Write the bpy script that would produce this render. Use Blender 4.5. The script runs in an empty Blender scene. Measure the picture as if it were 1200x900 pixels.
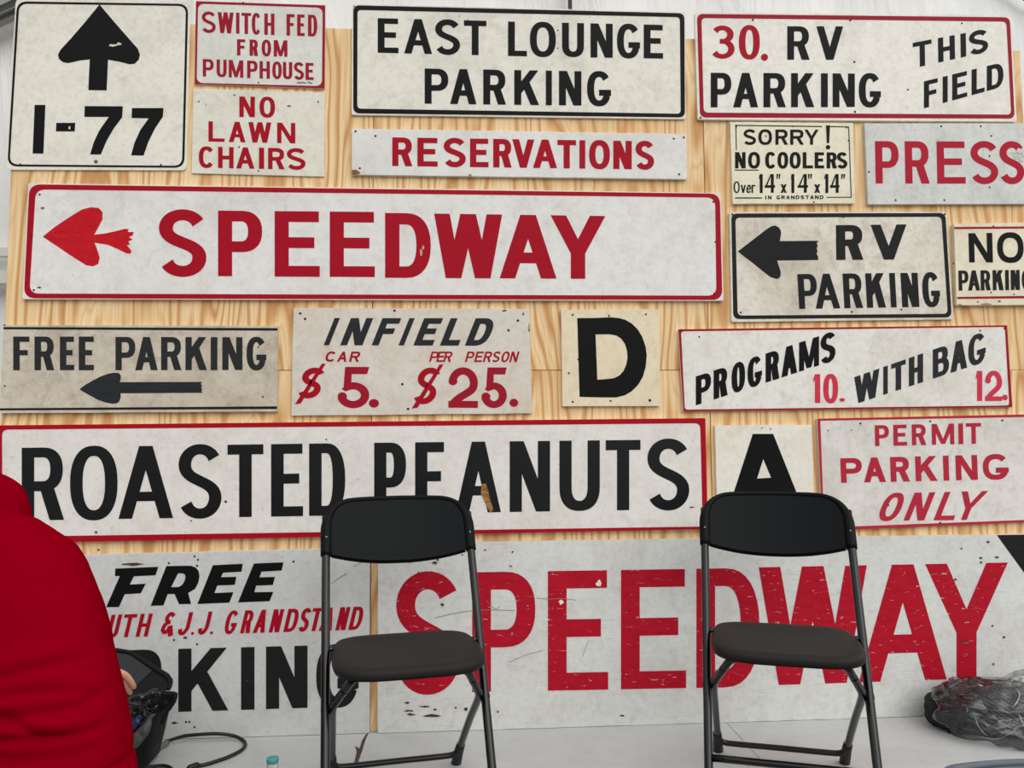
import bpy, bmesh, math, random
from math import sin, cos, pi, radians
from mathutils import Vector, Matrix, noise
from mathutils.geometry import tessellate_polygon

S = bpy.context.scene
COL = S.collection

# ------------------------------------------------------------------ camera
F = 900.0                      # focal length in pixels of the 1200 x 900 frame
EYE = Vector((0.0, 0.0, 0.98))
AX = Vector((13770.0, -22.0, F)).normalized()          # wall direction seen from the camera (right, down, forward)
AZ = Vector((-80.0, -13000.0, F)).normalized()
AZ = (AZ - AX * AX.dot(AZ)).normalized()
AY = AZ.cross(AX)
cam = bpy.data.cameras.new('camera')
cam.sensor_fit = 'HORIZONTAL'; cam.sensor_width = 36.0; cam.lens = F / 1200 * 36.0
cam.clip_start = 0.02; cam.clip_end = 200
cam_o = bpy.data.objects.new('camera', cam); COL.objects.link(cam_o)
right = Vector((AX[0], AY[0], AZ[0])); down = Vector((AX[1], AY[1], AZ[1])); fwd = Vector((AX[2], AY[2], AZ[2]))
M = Matrix.Identity(4)
for i in range(3):
    M[i][0] = right[i]; M[i][1] = -down[i]; M[i][2] = -fwd[i]; M[i][3] = EYE[i]
cam_o.matrix_world = M
S.camera = cam_o

# ------------------------------------------------------------------ light and exposure
S.view_settings.view_transform = 'Standard'
S.view_settings.look = 'None'
S.view_settings.gamma = 1.0
S.view_settings.use_curve_mapping = False
S.view_settings.exposure = 0.0
world = bpy.data.worlds.new('overcast daylight'); S.world = world; world.use_nodes = True
wn = world.node_tree; wn.nodes.clear()
w_out = wn.nodes.new('ShaderNodeOutputWorld'); w_bg = wn.nodes.new('ShaderNodeBackground')
w_tc = wn.nodes.new('ShaderNodeTexCoord'); w_sep = wn.nodes.new('ShaderNodeSeparateXYZ')
w_map = wn.nodes.new('ShaderNodeMapRange'); w_ramp = wn.nodes.new('ShaderNodeValToRGB')
w_map.inputs['From Min'].default_value = -1; w_map.inputs['From Max'].default_value = 1
wn.links.new(w_tc.outputs['Generated'], w_sep.inputs[0])
wn.links.new(w_sep.outputs['Z'], w_map.inputs['Value'])
wn.links.new(w_map.outputs[0], w_ramp.inputs[0])
# the tent is open to the right: that side of the sky is the brighter one
w_side = wn.nodes.new('ShaderNodeMapRange'); w_side.inputs['From Min'].default_value = -1; w_side.inputs['From Max'].default_value = 1
w_side.inputs['To Min'].default_value = 0.62; w_side.inputs['To Max'].default_value = 1.38
wn.links.new(w_sep.outputs['X'], w_side.inputs['Value'])
w_mul = wn.nodes.new('ShaderNodeMix'); w_mul.data_type = 'RGBA'; w_mul.blend_type = 'MULTIPLY'; w_mul.inputs[0].default_value = 1.0
wn.links.new(w_ramp.outputs[0], w_mul.inputs[6]); wn.links.new(w_side.outputs[0], w_mul.inputs[7])
wn.links.new(w_mul.outputs[2], w_bg.inputs['Color'])
wn.links.new(w_bg.outputs[0], w_out.inputs[0])
e = w_ramp.color_ramp.elements
e[0].position = 0.47; e[0].color = (0.10, 0.10, 0.10, 1)
e[1].position = 0.70; e[1].color = (0.93, 0.95, 0.97, 1)
k = e.new(0.52); k.color = (0.22, 0.22, 0.22, 1)
w_bg.inputs['Strength'].default_value = 1.45
sun = bpy.data.lights.new('soft daylight', 'SUN'); sun.energy = 1.15; sun.angle = radians(50); sun.color = (1.0, 0.97, 0.92)
sun_o = bpy.data.objects.new('soft daylight', sun); COL.objects.link(sun_o)
sun_o.rotation_euler = Vector((-0.40, 0.80, -0.72)).to_track_quat('-Z', 'Y').to_euler()

# ------------------------------------------------------------------ geometry helpers
WALL = 2.67                    # distance of the plywood face from the camera
GROUND = -0.50                 # ground in front of the stage (stage deck is z = 0)

def ray(u, v):
    c = ((u - 600) / F, (v - 450) / F, 1.0)
    return right * c[0] + down * c[1] + fwd * c[2]
def on_wall(u, v, y=WALL):     # where the sight line of a measured photo point meets the upright plane at distance y
    r = ray(u, v); return EYE + r * (y / r.y)
def on_level(u, v, z=0.0):
    r = ray(u, v); return EYE + r * ((z - EYE.z) / r.z)

def tag(o, label=None, cat=None, group=None, kind=None):
    if label: o['label'] = label
    if cat: o['category'] = cat
    if group: o['group'] = group
    if kind: o['kind'] = kind
    return o
def empty(name, loc, rz=0.0):
    o = bpy.data.objects.new(name, None); o.location = loc; o.rotation_euler = (0, 0, rz)
    o.empty_display_size = 0.05; COL.objects.link(o); return o
def base_of(parent):
    v = Vector((0, 0, 0))
    while parent is not None:
        v += parent.location; parent = parent.parent
    return v
def mesh_obj(name, verts, faces, mat, parent=None, smooth=False, local=False, loc=None):
    """one mesh object; verts in world space unless local=True"""
    off = Vector((0, 0, 0)) if local else base_of(parent)
    if loc is not None: off = off + Vector(loc) - (base_of(parent) if not local else Vector((0, 0, 0)))
    me = bpy.data.meshes.new(name)
    me.from_pydata([tuple(Vector(v) - (Vector(loc) if loc is not None else off)) for v in verts], [], faces)
    me.materials.append(mat); me.update()
    if smooth:
        for p in me.polygons: p.use_smooth = True
    o = bpy.data.objects.new(name, me); COL.objects.link(o)
    if parent is not None: o.parent = parent
    if loc is not None:
        o.location = Vector(loc) - (base_of(parent) if parent else Vector((0, 0, 0)))
    return o
def recalc(o):
    bm = bmesh.new(); bm.from_mesh(o.data); bmesh.ops.recalc_face_normals(bm, faces=bm.faces); bm.to_mesh(o.data); bm.free(); return o
def bevel(o, w, seg=2, ang=30):
    m = o.modifiers.new('bevel', 'BEVEL'); m.width = w; m.segments = seg; m.limit_method = 'ANGLE'; m.angle_limit = radians(ang); return o

class MB:
    def __init__(s): s.v = []; s.f = []
    def add(s, v, f):
        n = len(s.v); s.v += [Vector(p) for p in v]; s.f += [tuple(i + n for i in q) for q in f]; return s
    def box(s, x0, x1, y0, y1, z0, z1):
        v = [(x, y, z) for z in (z0, z1) for y in (y0, y1) for x in (x0, x1)]
        return s.add(v, [(0, 2, 3, 1), (4, 5, 7, 6), (0, 1, 5, 4), (2, 6, 7, 3), (0, 4, 6, 2), (1, 3, 7, 5)])
    def tube(s, pts, r, n=12, flat=1.0):
        pts = [Vector(p) for p in pts]; rs = r if isinstance(r, (list, tuple)) else [r] * len(pts)
        v = []; up = None
        for i, p in enumerate(pts):
            t = (pts[min(i + 1, len(pts) - 1)] - pts[max(i - 1, 0)]).normalized()
            if up is None:
                up = Vector((0, 0, 1)) if abs(t.z) < .9 else Vector((0, 1, 0))
            a = t.cross(up).normalized(); up = a.cross(t).normalized()
            v += [p + (a * cos(2 * pi * k / n) + up * sin(2 * pi * k / n) * flat) * rs[i] for k in range(n)]
        f = []
        for i in range(len(pts) - 1):
            for k in range(n):
                k2 = (k + 1) % n
                f.append((i * n + k, i * n + k2, (i + 1) * n + k2, (i + 1) * n + k))
        f.append(tuple(range(n - 1, -1, -1))); f.append(tuple((len(pts) - 1) * n + k for k in range(n)))
        return s.add(v, f)
    def lathe(s, c, prof, n=24):
        c = Vector(c); v = []; f = []
        for r, z in prof: v += [c + Vector((r * cos(2 * pi * k / n), r * sin(2 * pi * k / n), z)) for k in range(n)]
        for i in range(len(prof) - 1):
            for k in range(n):
                k2 = (k + 1) % n; f.append((i * n + k, i * n + k2, (i + 1) * n + k2, (i + 1) * n + k))
        f.append(tuple(range(n - 1, -1, -1))); f.append(tuple((len(prof) - 1) * n + k for k in range(n)))
        return s.add(v, f)
    def build(s, name, mat, parent=None, smooth=False, local=False, loc=None):
        return mesh_obj(name, s.v, s.f, mat, parent, smooth, local, loc)

def smooth_path(pts, n=8, closed=False):
    pts = [Vector(p) for p in pts]; out = []; N = len(pts)
    for i in range(N if closed else N - 1):
        g = (lambda k: pts[k % N]) if closed else (lambda k: pts[max(0, min(N - 1, k))])
        p0, p1, p2, p3 = g(i - 1), g(i), g(i + 1), g(i + 2)
        for k in range(n):
            t = k / n
            out.append(0.5 * ((2 * p1) + (p2 - p0) * t + (2 * p0 - 5 * p1 + 4 * p2 - p3) * t * t + (3 * p1 - p0 - 3 * p2 + p3) * t ** 3))
    if not closed: out.append(pts[-1])
    return out

# ------------------------------------------------------------------ materials
def lin(c):
    return tuple(((x / 255) / 12.92 if x / 255 <= 0.04045 else ((x / 255 + 0.055) / 1.055) ** 2.4) for x in c) + (1.0,)
class NT:
    def __init__(s, name):
        s.m = bpy.data.materials.new(name); s.m.use_nodes = True; s.t = s.m.node_tree; s.t.nodes.clear()
        s.out = s.n('ShaderNodeOutputMaterial'); s.b = s.n('ShaderNodeBsdfPrincipled'); s.l(s.b.outputs[0], s.out.inputs[0])
        s.b.inputs['Specular IOR Level'].default_value = 0.35
    def n(s, t): return s.t.nodes.new(t)
    def l(s, a, b): s.t.links.new(a, b)
    def pos(s, scale=(1, 1, 1), off=(0, 0, 0), obj=False):
        m = s.n('ShaderNodeMapping'); m.inputs['Scale'].default_value = scale; m.inputs['Location'].default_value = off
        if obj: s.l(s.n('ShaderNodeTexCoord').outputs['Object'], m.inputs[0])
        else: s.l(s.n('ShaderNodeNewGeometry').outputs['Position'], m.inputs[0])
        return m.outputs[0]
    def noise(s, vec, scale, detail=4, rough=.55, dist=0):
        k = s.n('ShaderNodeTexNoise'); k.inputs['Scale'].default_value = scale; k.inputs['Detail'].default_value = detail
        k.inputs['Roughness'].default_value = rough; k.inputs['Distortion'].default_value = dist; s.l(vec, k.inputs['Vector']); return k.outputs['Fac']
    def ramp(s, fac, *stops):
        r = s.n('ShaderNodeValToRGB'); el = r.color_ramp.elements
        while len(el) < len(stops): el.new(0.5)
        for q, (p, c) in zip(el, stops): q.position = p; q.color = c if len(c) == 4 else (*c, 1)
        s.l(fac, r.inputs[0]); return r.outputs[0]
    def step(s, fac, a, b, to0=0., to1=1.):
        r = s.n('ShaderNodeMapRange'); r.inputs['From Min'].default_value = a; r.inputs['From Max'].default_value = b
        r.inputs['To Min'].default_value = to0; r.inputs['To Max'].default_value = to1
        s.l(fac, r.inputs['Value']); return r.outputs[0]
    def mix(s, fac, a, b, mode='MIX'):
        x = s.n('ShaderNodeMix'); x.data_type = 'RGBA'; x.blend_type = mode
        for v, i in ((fac, 0), (a, 6), (b, 7)):
            if isinstance(v, (int, float)): x.inputs[i].default_value = v
            elif isinstance(v, tuple): x.inputs[i].default_value = v
            else: s.l(v, x.inputs[i])
        return x.outputs[2]
    def math(s, op, a, b=0.0):
        x = s.n('ShaderNodeMath'); x.operation = op
        for v, i in ((a, 0), (b, 1)):
            if isinstance(v, (int, float)): x.inputs[i].default_value = v
            else: s.l(v, x.inputs[i])
        return x.outputs[0]
    def bump(s, h, strength, dist=.002):
        b = s.n('ShaderNodeBump'); b.inputs['Strength'].default_value = strength; b.inputs['Distance'].default_value = dist
        s.l(h, b.inputs['Height']); s.l(b.outputs[0], s.b.inputs['Normal'])
    def color(s, c):
        if isinstance(c, tuple): s.b.inputs['Base Color'].default_value = c
        else: s.l(c, s.b.inputs['Base Color'])
    def rough(s, r):
        if isinstance(r, float): s.b.inputs['Roughness'].default_value = r
        else: s.l(r, s.b.inputs['Roughness'])

def plain(name, c, rough=.5, spec=.35, metal=0., bump=0.):
    t = NT(name); t.color(lin(c)); t.rough(rough); t.b.inputs['Specular IOR Level'].default_value = spec
    t.b.inputs['Metallic'].default_value = metal
    if bump: t.bump(t.noise(t.pos(obj=True), 220, 3), bump, .001)
    return t.m
def sign_white(name, c, dirt=(150, 135, 112), amount=.5, seed=0., rough=.5, specks=.5, scratch=0.):
    """weathered painted board: blotches, fine grime, tiny specks, brushed streaks"""
    t = NT(name); p = t.pos(off=(seed, seed * .7, seed * 1.3))
    big = t.step(t.noise(p, 3.2, 5, .62, .6), .46, .78)
    mid = t.step(t.noise(p, 17, 6, .68, .4), .5, .82)
    col = t.mix(t.math('MULTIPLY', big, .8 * amount), lin(c), lin(dirt))
    col = t.mix(t.math('MULTIPLY', mid, .75 * amount), col, lin(tuple(int(x * .8) for x in dirt)))
    fine = t.step(t.noise(p, 48, 6, .75), .46, .74)
    col = t.mix(t.math('MULTIPLY', fine, .16 + .2 * amount), col, lin(tuple(int(x * .85) for x in dirt)))
    hair = t.step(t.noise(t.pos(scale=(16, 16, 5), off=(seed, 1, seed)), 6, 3, .5, 2.5), .70, .715)
    col = t.mix(t.math('MULTIPLY', hair, .35), col, lin((120, 110, 98)))
    sp = t.step(t.noise(p, 75, 3, .6), .68, .74)
    col = t.mix(t.math('MULTIPLY', sp, specks * .6), col, lin((88, 78, 68)))
    if scratch:
        q = t.pos(scale=(5, 5, 70), off=(seed, 0, seed))
        sc = t.step(t.noise(q, 3, 5, .7), .58, .72)
        col = t.mix(t.math('MULTIPLY', sc, scratch), col, lin((120, 112, 102)))
        q2 = t.pos(scale=(60, 5, 9), off=(seed, 3, seed))
        sc2 = t.step(t.noise(q2, 2, 4, .7), .66, .72)
        col = t.mix(t.math('MULTIPLY', sc2, scratch * .6), col, lin((110, 100, 90)))
    t.color(col); t.rough(rough)
    t.bump(t.noise(p, 60, 4), .12, .001)
    return t.m
def paint(name, c, wear=.0, under=(215, 210, 202), seed=0., rough=.5, lo=.62, tone=.12, spec=.10):
    """brush-laid sign paint; wear lets the board colour show through in chips and scratches"""
    t = NT(name); p = t.pos(off=(seed, seed, seed))
    v = t.step(t.noise(t.pos(scale=(1, 1, 4)), 14, 4), .3, .75)
    col = t.mix(t.math('MULTIPLY', v, tone), lin(c), lin(tuple(min(255, int(x * 1.25 + 14)) for x in c)))
    if wear:
        q = t.pos(scale=(14, 14, 60), off=(seed, 0, 0)); k = t.noise(q, 2.2, 6, .72, .4)
        w1 = t.step(k, lo, lo + .03)
        q2 = t.pos(scale=(30, 30, 30)); w2 = t.step(t.noise(q2, 1.6, 5, .75, .2), lo + .06, lo + .09)
        w = t.math('MULTIPLY', t.math('MAXIMUM', w1, w2), wear)
        col = t.mix(w, col, lin(under))
    t.color(col); t.rough(rough); t.b.inputs['Specular IOR Level'].default_value = spec; t.bump(t.noise(p, 90, 3), .08, .001)
    return t.m
def plywood(name, seed):
    t = NT(name); p = t.pos(off=(seed * 3.7, 0, seed * 2.1))
    pm = t.n('ShaderNodeMapping'); pm.inputs['Scale'].default_value = (2.0, 1, .26); t.l(p, pm.inputs[0])
    warp = t.noise(pm.outputs[0], 1.9, 3, .45)
    sx = t.n('ShaderNodeSeparateXYZ'); t.l(p, sx.inputs[0])
    u = t.math('ADD', t.math('MULTIPLY', sx.outputs['X'], 13.0), t.math('MULTIPLY', warp, 17.0))
    wv = t.math('ABSOLUTE', t.math('SUBTRACT', t.math('FRACT', u), .5))      # 0..0.5 saw bands = growth rings
    ring = t.ramp(t.math('MULTIPLY', wv, 2.0), (0.0, lin((196, 142, 86))), (.2, lin((214, 166, 110))), (.5, lin((238, 205, 156))), (.8, lin((243, 217, 172))), (1.0, lin((230, 192, 138))))
    fm = t.n('ShaderNodeMapping'); fm.inputs['Scale'].default_value = (70, 1, 2.2); t.l(p, fm.inputs[0])
    fib = t.step(t.noise(fm.outputs[0], 1.6, 4, .6), .38, .72)
    col = t.mix(t.math('MULTIPLY', fib, .38), ring, lin((190, 140, 84)))
    blot = t.step(t.noise(p, 2.3, 3), .45, .75)
    col = t.mix(t.math('MULTIPLY', blot, .4), col, lin((206, 154, 94)))
    t.color(col); t.rough(.62); t.bump(fib, .1, .001)
    return t.m

BLACK = (15, 15, 16)
RED = (172, 18, 42)
ply_mats = [plywood('plywood_grain_%d' % i, i * 1.37 + .4) for i in range(6)]
m_black = paint('black_sign_paint', BLACK, tone=.10)
m_black_w = paint('worn_black_sign_paint', (30, 30, 31), wear=.6, under=(190, 182, 170), lo=.69)
m_black_soft = paint('faded_black_sign_paint', (38, 40, 42), wear=.4, under=(150, 142, 132), lo=.70, tone=.3)
m_black_gloss = paint('glossy_black_sign_paint', (18, 19, 21), wear=.25, under=(200, 196, 190), lo=.74, rough=.32, spec=.3)
m_red = paint('red_sign_paint', (160, 10, 32), tone=.1)
m_red_dull = paint('dull_red_sign_paint', (150, 20, 42), tone=.15)
m_red_faded = paint('faded_red_sign_paint', (170, 40, 58), wear=.5, under=(214, 208, 204), lo=.73, tone=.2)
m_red_pink = paint('light_red_sign_paint', (196, 52, 74), tone=.2)
m_red_worn = paint('scratched_red_sign_paint', (162, 16, 36), wear=.85, under=(206, 196, 190), lo=.635, tone=.25)
m_red_press = paint('peeling_red_sign_paint', (170, 24, 46), wear=.6, under=(205, 204, 200), lo=.72)
m_red_bright = paint('bright_red_arrow_paint', (180, 18, 30), wear=.5, under=(216, 60, 50), lo=.60, tone=.3)
m_hole = plain('dark_nail_hole', (34, 28, 25), .8)
m_barewood = paint('bare_splintered_wood', (150, 108, 66), wear=.6, under=(90, 60, 38), lo=.52, tone=.3)
m_darkchip = plain('dark_brown_chip', (70, 50, 42), .85)
m_greyscratch = plain('grey_scratch', (128, 120, 112), .8)

# ------------------------------------------------------------------ setting
def structure(o): o['kind'] = 'structure'; return o
def floor_mat():
    t = NT('worn_white_stage_paint'); p = t.pos()
    a = t.step(t.noise(p, 2.6, 5, .6, .5), .42, .75); b = t.step(t.noise(p, 22, 6, .7), .5, .8)
    col = t.mix(t.math('MULTIPLY', a, .40), lin((182, 184, 182)), lin((142, 138, 130)))
    col = t.mix(t.math('MULTIPLY', b, .25), col, lin((140, 130, 116)))
    s = t.step(t.noise(p, 80, 2), .71, .76); col = t.mix(t.math('MULTIPLY', s, .6), col, lin((84, 76, 66)))
    q = t.pos(scale=(4, 60, 1)); sc = t.step(t.noise(q, 2.5, 4, .7), .62, .72)
    col = t.mix(t.math('MULTIPLY', sc, .3), col, lin((130, 122, 112)))
    t.color(col); t.rough(.55); t.bump(b, .1, .001); return t.m
STAGE_FRONT = 1.80
seam = (-0.316, 0.903)
fm = MB()
for x0, x1 in ((-3.0, seam[0] - .0015), (seam[0] + .0015, seam[1] - .0012), (seam[1] + .0012, 3.4)):
    fm.box(x0, x1, STAGE_FRONT, 3.0, -.018, 0)
fm.box(-3.0, 3.4, STAGE_FRONT + .01, 2.98, -.06, -.019)
deck = structure(fm.build('floor', floor_mat()))
structure(MB().box(-3.0, 3.4, STAGE_FRONT + .012, STAGE_FRONT + .03, GROUND, -.06).build('trim_1', plain('dark_stage_skirt', (40, 40, 42), .8)))
def ground_mat():
    t = NT('grey_gravel_ground'); p = t.pos()
    t.color(t.ramp(t.noise(p, 30, 6, .7), (.3, lin((70, 68, 64))), (.7, lin((128, 124, 116))))); t.rough(.9); return t.m
structure(MB().box(-14, 14, -12, 8, GROUND - .2, GROUND).build('floor_ground', ground_mat()))
def fabric_mat():
    t = NT('white_tent_vinyl'); p = t.pos()
    a = t.step(t.noise(t.pos(scale=(3, 1, .6)), 2.2, 4, .6, .6), .35, .75)
    col = t.mix(t.math('MULTIPLY', a, .3), lin((236, 236, 234)), lin((206, 206, 204)))
    s = t.step(t.noise(p, 6, 6, .7), .6, .8); col = t.mix(t.math('MULTIPLY', s, .2), col, lin((176, 174, 168)))
    t.color(col); t.rough(.6); t.bump(a, .5, .02); return t.m
m_vinyl = fabric_mat()
# tent side wall: gently billowing sheet with thickness
wv, wf = [], []
NX, NZ = 90, 12
for j in range(NZ + 1):
    for i in range(NX + 1):
        x = -3.2 + 6.8 * i / NX; z = GROUND + 4.1 * j / NZ
        wv.append((x, 3.02 + .012 * sin(x * 9 + .6 * sin(z * 2)) + .008 * sin(x * 23 + z), z))
for j in range(NZ):
    for i in range(NX):
        a = j * (NX + 1) + i; wf.append((a, a + 1, a + NX + 2, a + NX + 1))
wall = structure(mesh_obj('wall_back', wv, wf, m_vinyl, smooth=True))
so = wall.modifiers.new('thickness', 'SOLIDIFY'); so.thickness = .004; so.offset = 1
m_alu = plain('dull_aluminium', (140, 140, 138), .45, .5, .4)
m_dark_strip = plain('dark_tent_strap', (52, 52, 52), .7)
m_white_rail = plain('white_painted_rail', (216, 214, 208), .5)
# tent fittings glimpsed round the edge of the plywood
a = on_wall(668, 8, 2.97)
structure(MB().box(a.x - .006, a.x + .006, 2.955, 2.985, 2.2, 3.4).build('trim_2', m_dark_strip))
def slanted_bar(name, p, q, half, mat, y0=2.93, y1=2.97):
    a = on_wall(*p, y1); b = on_wall(*q, y1)
    d = (b - a).normalized(); n_ = Vector((-d.z, 0, d.x)) * half
    mb = MB(); v = []
    for y in (y0, y1):
        for c, sg in ((a, -1), (b, -1), (b, 1), (a, 1)): v.append((c.x + n_.x * sg, y, c.z + n_.z * sg))
    mb.add(v, [(0, 1, 2, 3), (7, 6, 5, 4), (0, 4, 5, 1), (1, 5, 6, 2), (2, 6, 7, 3), (3, 7, 4, 0)])
    return structure(recalc(mb.build(name, mat)))
slanted_bar('trim_3', (-500, 232.5), (330, -150.6), .045, m_alu)
slanted_bar('trim_4', (-500, 251.5), (330, -131.6), .005, m_dark_strip, 2.92, 2.93)
slanted_bar('trim_5', (-500, 258.5), (330, -124.6), .014, m_alu, 2.935, 2.965)
slanted_bar('trim_6', (960, -140), (1500, 173.2), .007, m_dark_strip, 2.985, 2.995)
a = on_wall(4, 296, 2.96)
structure(MB().box(-2.4, -1.40, 2.945, 2.98, a.z - .016, a.z + .016).build('trim_7', m_white_rail))
a = on_wall(4, 327, 2.96)
structure(MB().box(-2.4, -1.40, 2.925, 2.98, a.z - .022, a.z + .012).build('trim_8', m_white_rail))

# plywood sheets, the backdrop that carries the signs: two rows of three
px = [on_wall(11.5, 230).x, -.31, .878, 2.102]
pz = [0.0, on_wall(640, 434).z, 2.435]
names = [['lower left plywood sheet behind the grey free parking sign and the peanuts sign', 'lower middle plywood sheet seen below the big letter d square', 'lower right plywood sheet behind the letter a square and permit sign'],
         ['upper left plywood sheet behind the highway arrow sign', 'upper middle plywood sheet behind the east lounge sign', 'upper right plywood sheet behind the press and rv parking signs']]
k = 0
for j in range(2):
    for i in range(3):
        x0, x1 = px[i] + .0012 * (i > 0), px[i + 1] - .0012
        z0, z1 = pz[j] + .001 * j, pz[j + 1] - .001
        if j == 1: z1 -= (.0, .002, .012)[i]
        o = MB().box(x0, x1, WALL, WALL + .018, z0, z1).build('plywood_panel', ply_mats[k], loc=((x0 + x1) / 2, WALL, z0)); k += 1
        bevel(o, .0015, 1)
        tag(o, names[j][i], 'plywood sheet', 'plywood sheets of the backdrop')

# ------------------------------------------------------------------ hand-lettered glyphs
EXPO = 2.35
def arc(cx, cy, rx, ry, a0, a1, n=14, ex=EXPO):
    out = []
    for i in range(n + 1):
        t = radians(a0 + (a1 - a0) * i / n); c, s = cos(t), sin(t)
        out.append((cx + rx * math.copysign(abs(c) ** (2 / ex), c), cy + ry * math.copysign(abs(s) ** (2 / ex), s)))
    return out
def strip(o, i): return [[o[k], o[k + 1], i[k + 1], i[k]] for k in range(len(o) - 1)]
def rect(x0, y0, x1, y1): return [(x0, y0), (x1, y0), (x1, y1), (x0, y1)]
def stroke(pts, a, b, n=6, taper=None):
    """ribbon along a smooth centre line; a = width of upright runs, b = of level runs"""
    P = smooth_path([(p[0], p[1], 0) for p in pts], n)
    L, R = [], []
    for i, p in enumerate(P):
        t = (P[min(i + 1, len(P) - 1)] - P[max(i - 1, 0)]).normalized()
        w = math.hypot(a * t.y, b * t.x) / 2
        if taper: w *= taper(i / (len(P) - 1))
        L.append((p.x - t.y * w, p.y + t.x * w)); R.append((p.x + t.y * w, p.y - t.x * w))
    return strip(L, R)
def bowl(x0, y0, x1, y1, a, b, k=.66):
    ry = (y1 - y0) / 2; rx = max(min((x1 - x0) * k, ry * 1.25), min(a * 1.3, x1 - x0)); xc = x1 - rx; cy = (y0 + y1) / 2
    o = [(x0, y1)] + arc(xc, cy, rx, ry, 90, -90, 16) + [(x0, y0)]
    i = [(x0, y1 - b)] + arc(xc, cy, rx - a, ry - b, 90, -90, 16) + [(x0, y0 + b)]
    return strip(o, i)
def disc(cx, cy, rx, ry=None, n=16): 
    ry = ry or rx; return [(cx + rx * cos(2 * pi * k / n), cy + ry * sin(2 * pi * k / n)) for k in range(n)]
def s_line(w, h, a, b):
    rx, ry = (w - a) / 2, (h - b) / 4
    up = arc(w / 2, h - b / 2 - ry * .96, rx, ry * .96, 24, 180, 16, 2.05); lo = arc(w / 2, b / 2 + ry, rx, ry, 0, -156, 16, 2.05)
    P0, P3 = up[-1], lo[0]; k = ry * 1.12
    mid = []
    for i in range(1, 14):
        t = i / 14; q = 1 - t
        mid.append((q ** 3 * P0[0] + 3 * q * q * t * P0[0] + 3 * q * t * t * P3[0] + t ** 3 * P3[0],
                    q ** 3 * P0[1] + 3 * q * q * t * (P0[1] - k) + 3 * q * t * t * (P3[1] + k) + t ** 3 * P3[1]))
    return up + mid + lo
def glyph(ch, w, h, a, b):
    d = 1.08 * a; G = []
    if ch in 'ILTEFH':
        if ch == 'I': return [rect(0, 0, w, h)]
        if ch == 'L': return [rect(0, 0, a, h), rect(a, 0, w, b)]
        if ch == 'T': return [rect(0, h - b, w, h), rect(w / 2 - a / 2, 0, w / 2 + a / 2, h - b)]
        if ch == 'H': return [rect(0, 0, a, h), rect(w - a, 0, w, h), rect(a, h * .5 - b / 2, w - a, h * .5 + b / 2)]
        G = [rect(0, 0, a, h), rect(a, h - b, w * .98, h), rect(a, h * .52 - b / 2, w * .88, h * .52 + b / 2)]
        return G + ([rect(a, 0, w, b)] if ch == 'E' else [])
    if ch == 'A':
        y0 = h * .24; y1 = y0 + b * .95
        m = lambda y: (w / 2 - d / 2) * y / h + d * .5
        return [[(0, 0), (d, 0), (w / 2 + d / 2, h), (w / 2 - d / 2, h)], [(w - d, 0), (w, 0), (w / 2 + d / 2, h), (w / 2 - d / 2, h)],
                [(m(y0), y0), (w - m(y0), y0), (w - m(y1), y1), (m(y1), y1)]]
    if ch == 'V': return [[(0, h), (d, h), (w / 2 + d / 2, 0), (w / 2 - d / 2, 0)], [(w - d, h), (w, h), (w / 2 + d / 2, 0), (w / 2 - d / 2, 0)]]
    if ch == 'W':
        d = min(d, w * .27); c1, c2 = w * .285, w * .715
        P = lambda t, q: [(t - d / 2, h), (t + d / 2, h), (q + d / 2, 0), (q - d / 2, 0)]
        return [P(d / 2, c1), P(w / 2, c1), P(w / 2, c2), P(w - d / 2, c2)]
    if ch == 'M':
        a2 = min(a, w * .27)
        return [rect(0, 0, a2 * .95, h), rect(w - a2 * .95, 0, w, h), [(0, h), (a2 * 1.15, h), (w / 2 + a2 * .45, h * .03), (w / 2 - a2 * .45, h * .03)],
                [(w, h), (w - a2 * 1.15, h), (w / 2 - a2 * .45, h * .03), (w / 2 + a2 * .45, h * .03)]]
    if ch == 'N': return [rect(0, 0, a, h), rect(w - a, 0, w, h), [(0, h), (1.15 * a, h), (w, 0), (w - 1.15 * a, 0)]]
    if ch in 'Xx': return [[(0, h), (d, h), (w, 0), (w - d, 0)], [(w - d, h), (w, h), (d, 0), (0, 0)]]
    if ch == 'Y':
        y0 = h * .40
        return [[(0, h), (d, h), (w / 2 + a / 2, y0), (w / 2 - a / 2, y0)], [(w - d, h), (w, h), (w / 2 + a / 2, y0), (w / 2 - a / 2, y0)], rect(w / 2 - a / 2, 0, w / 2 + a / 2, y0 + .12 * h)]
    if ch == 'K':
        xr = w * .97; y0 = h * .30; m = (h - y0) / (xr - a); t = 1.22 * a
        T1 = (a + (h * .43 - y0) / m, h * .43); lx = w - 1.2 * a; dx, dy = T1[0] - lx, T1[1]
        t2 = (w - a + y0 / m) / (dy / m - dx); T2 = (w + t2 * dx, t2 * dy); e_ = .35 * a
        return [rect(0, 0, a, h), [(a * .9, y0), (xr, h), (xr - t, h), (a * .9, y0 + t * m)],
                [(lx, 0), (w, 0), T2, (T2[0] - e_, T2[1] + e_ * .3), (T1[0] - e_, T1[1] + e_ * .3), T1]]
    if ch == 'O' or ch == '0':
        return strip(arc(w / 2, h / 2, w / 2, h / 2, 0, 360, 40), arc(w / 2, h / 2, w / 2 - a, h / 2 - b, 0, 360, 40))
    if ch == 'C': return strip(arc(w / 2, h / 2, w / 2, h / 2, 38, 322, 34), arc(w / 2, h / 2, w / 2 - a, h / 2 - b, 38, 322, 34))
    if ch == 'G':
        yb = h * .47
        return strip(arc(w / 2, h / 2, w / 2, h / 2, 38, 335, 36), arc(w / 2, h / 2, w / 2 - a, h / 2 - b, 38, 335, 36)) + \
               [rect(w * .5, yb - b, w, yb), [(w - a, h * .22), (w, h * .30), (w, yb), (w - a, yb)]]
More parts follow.
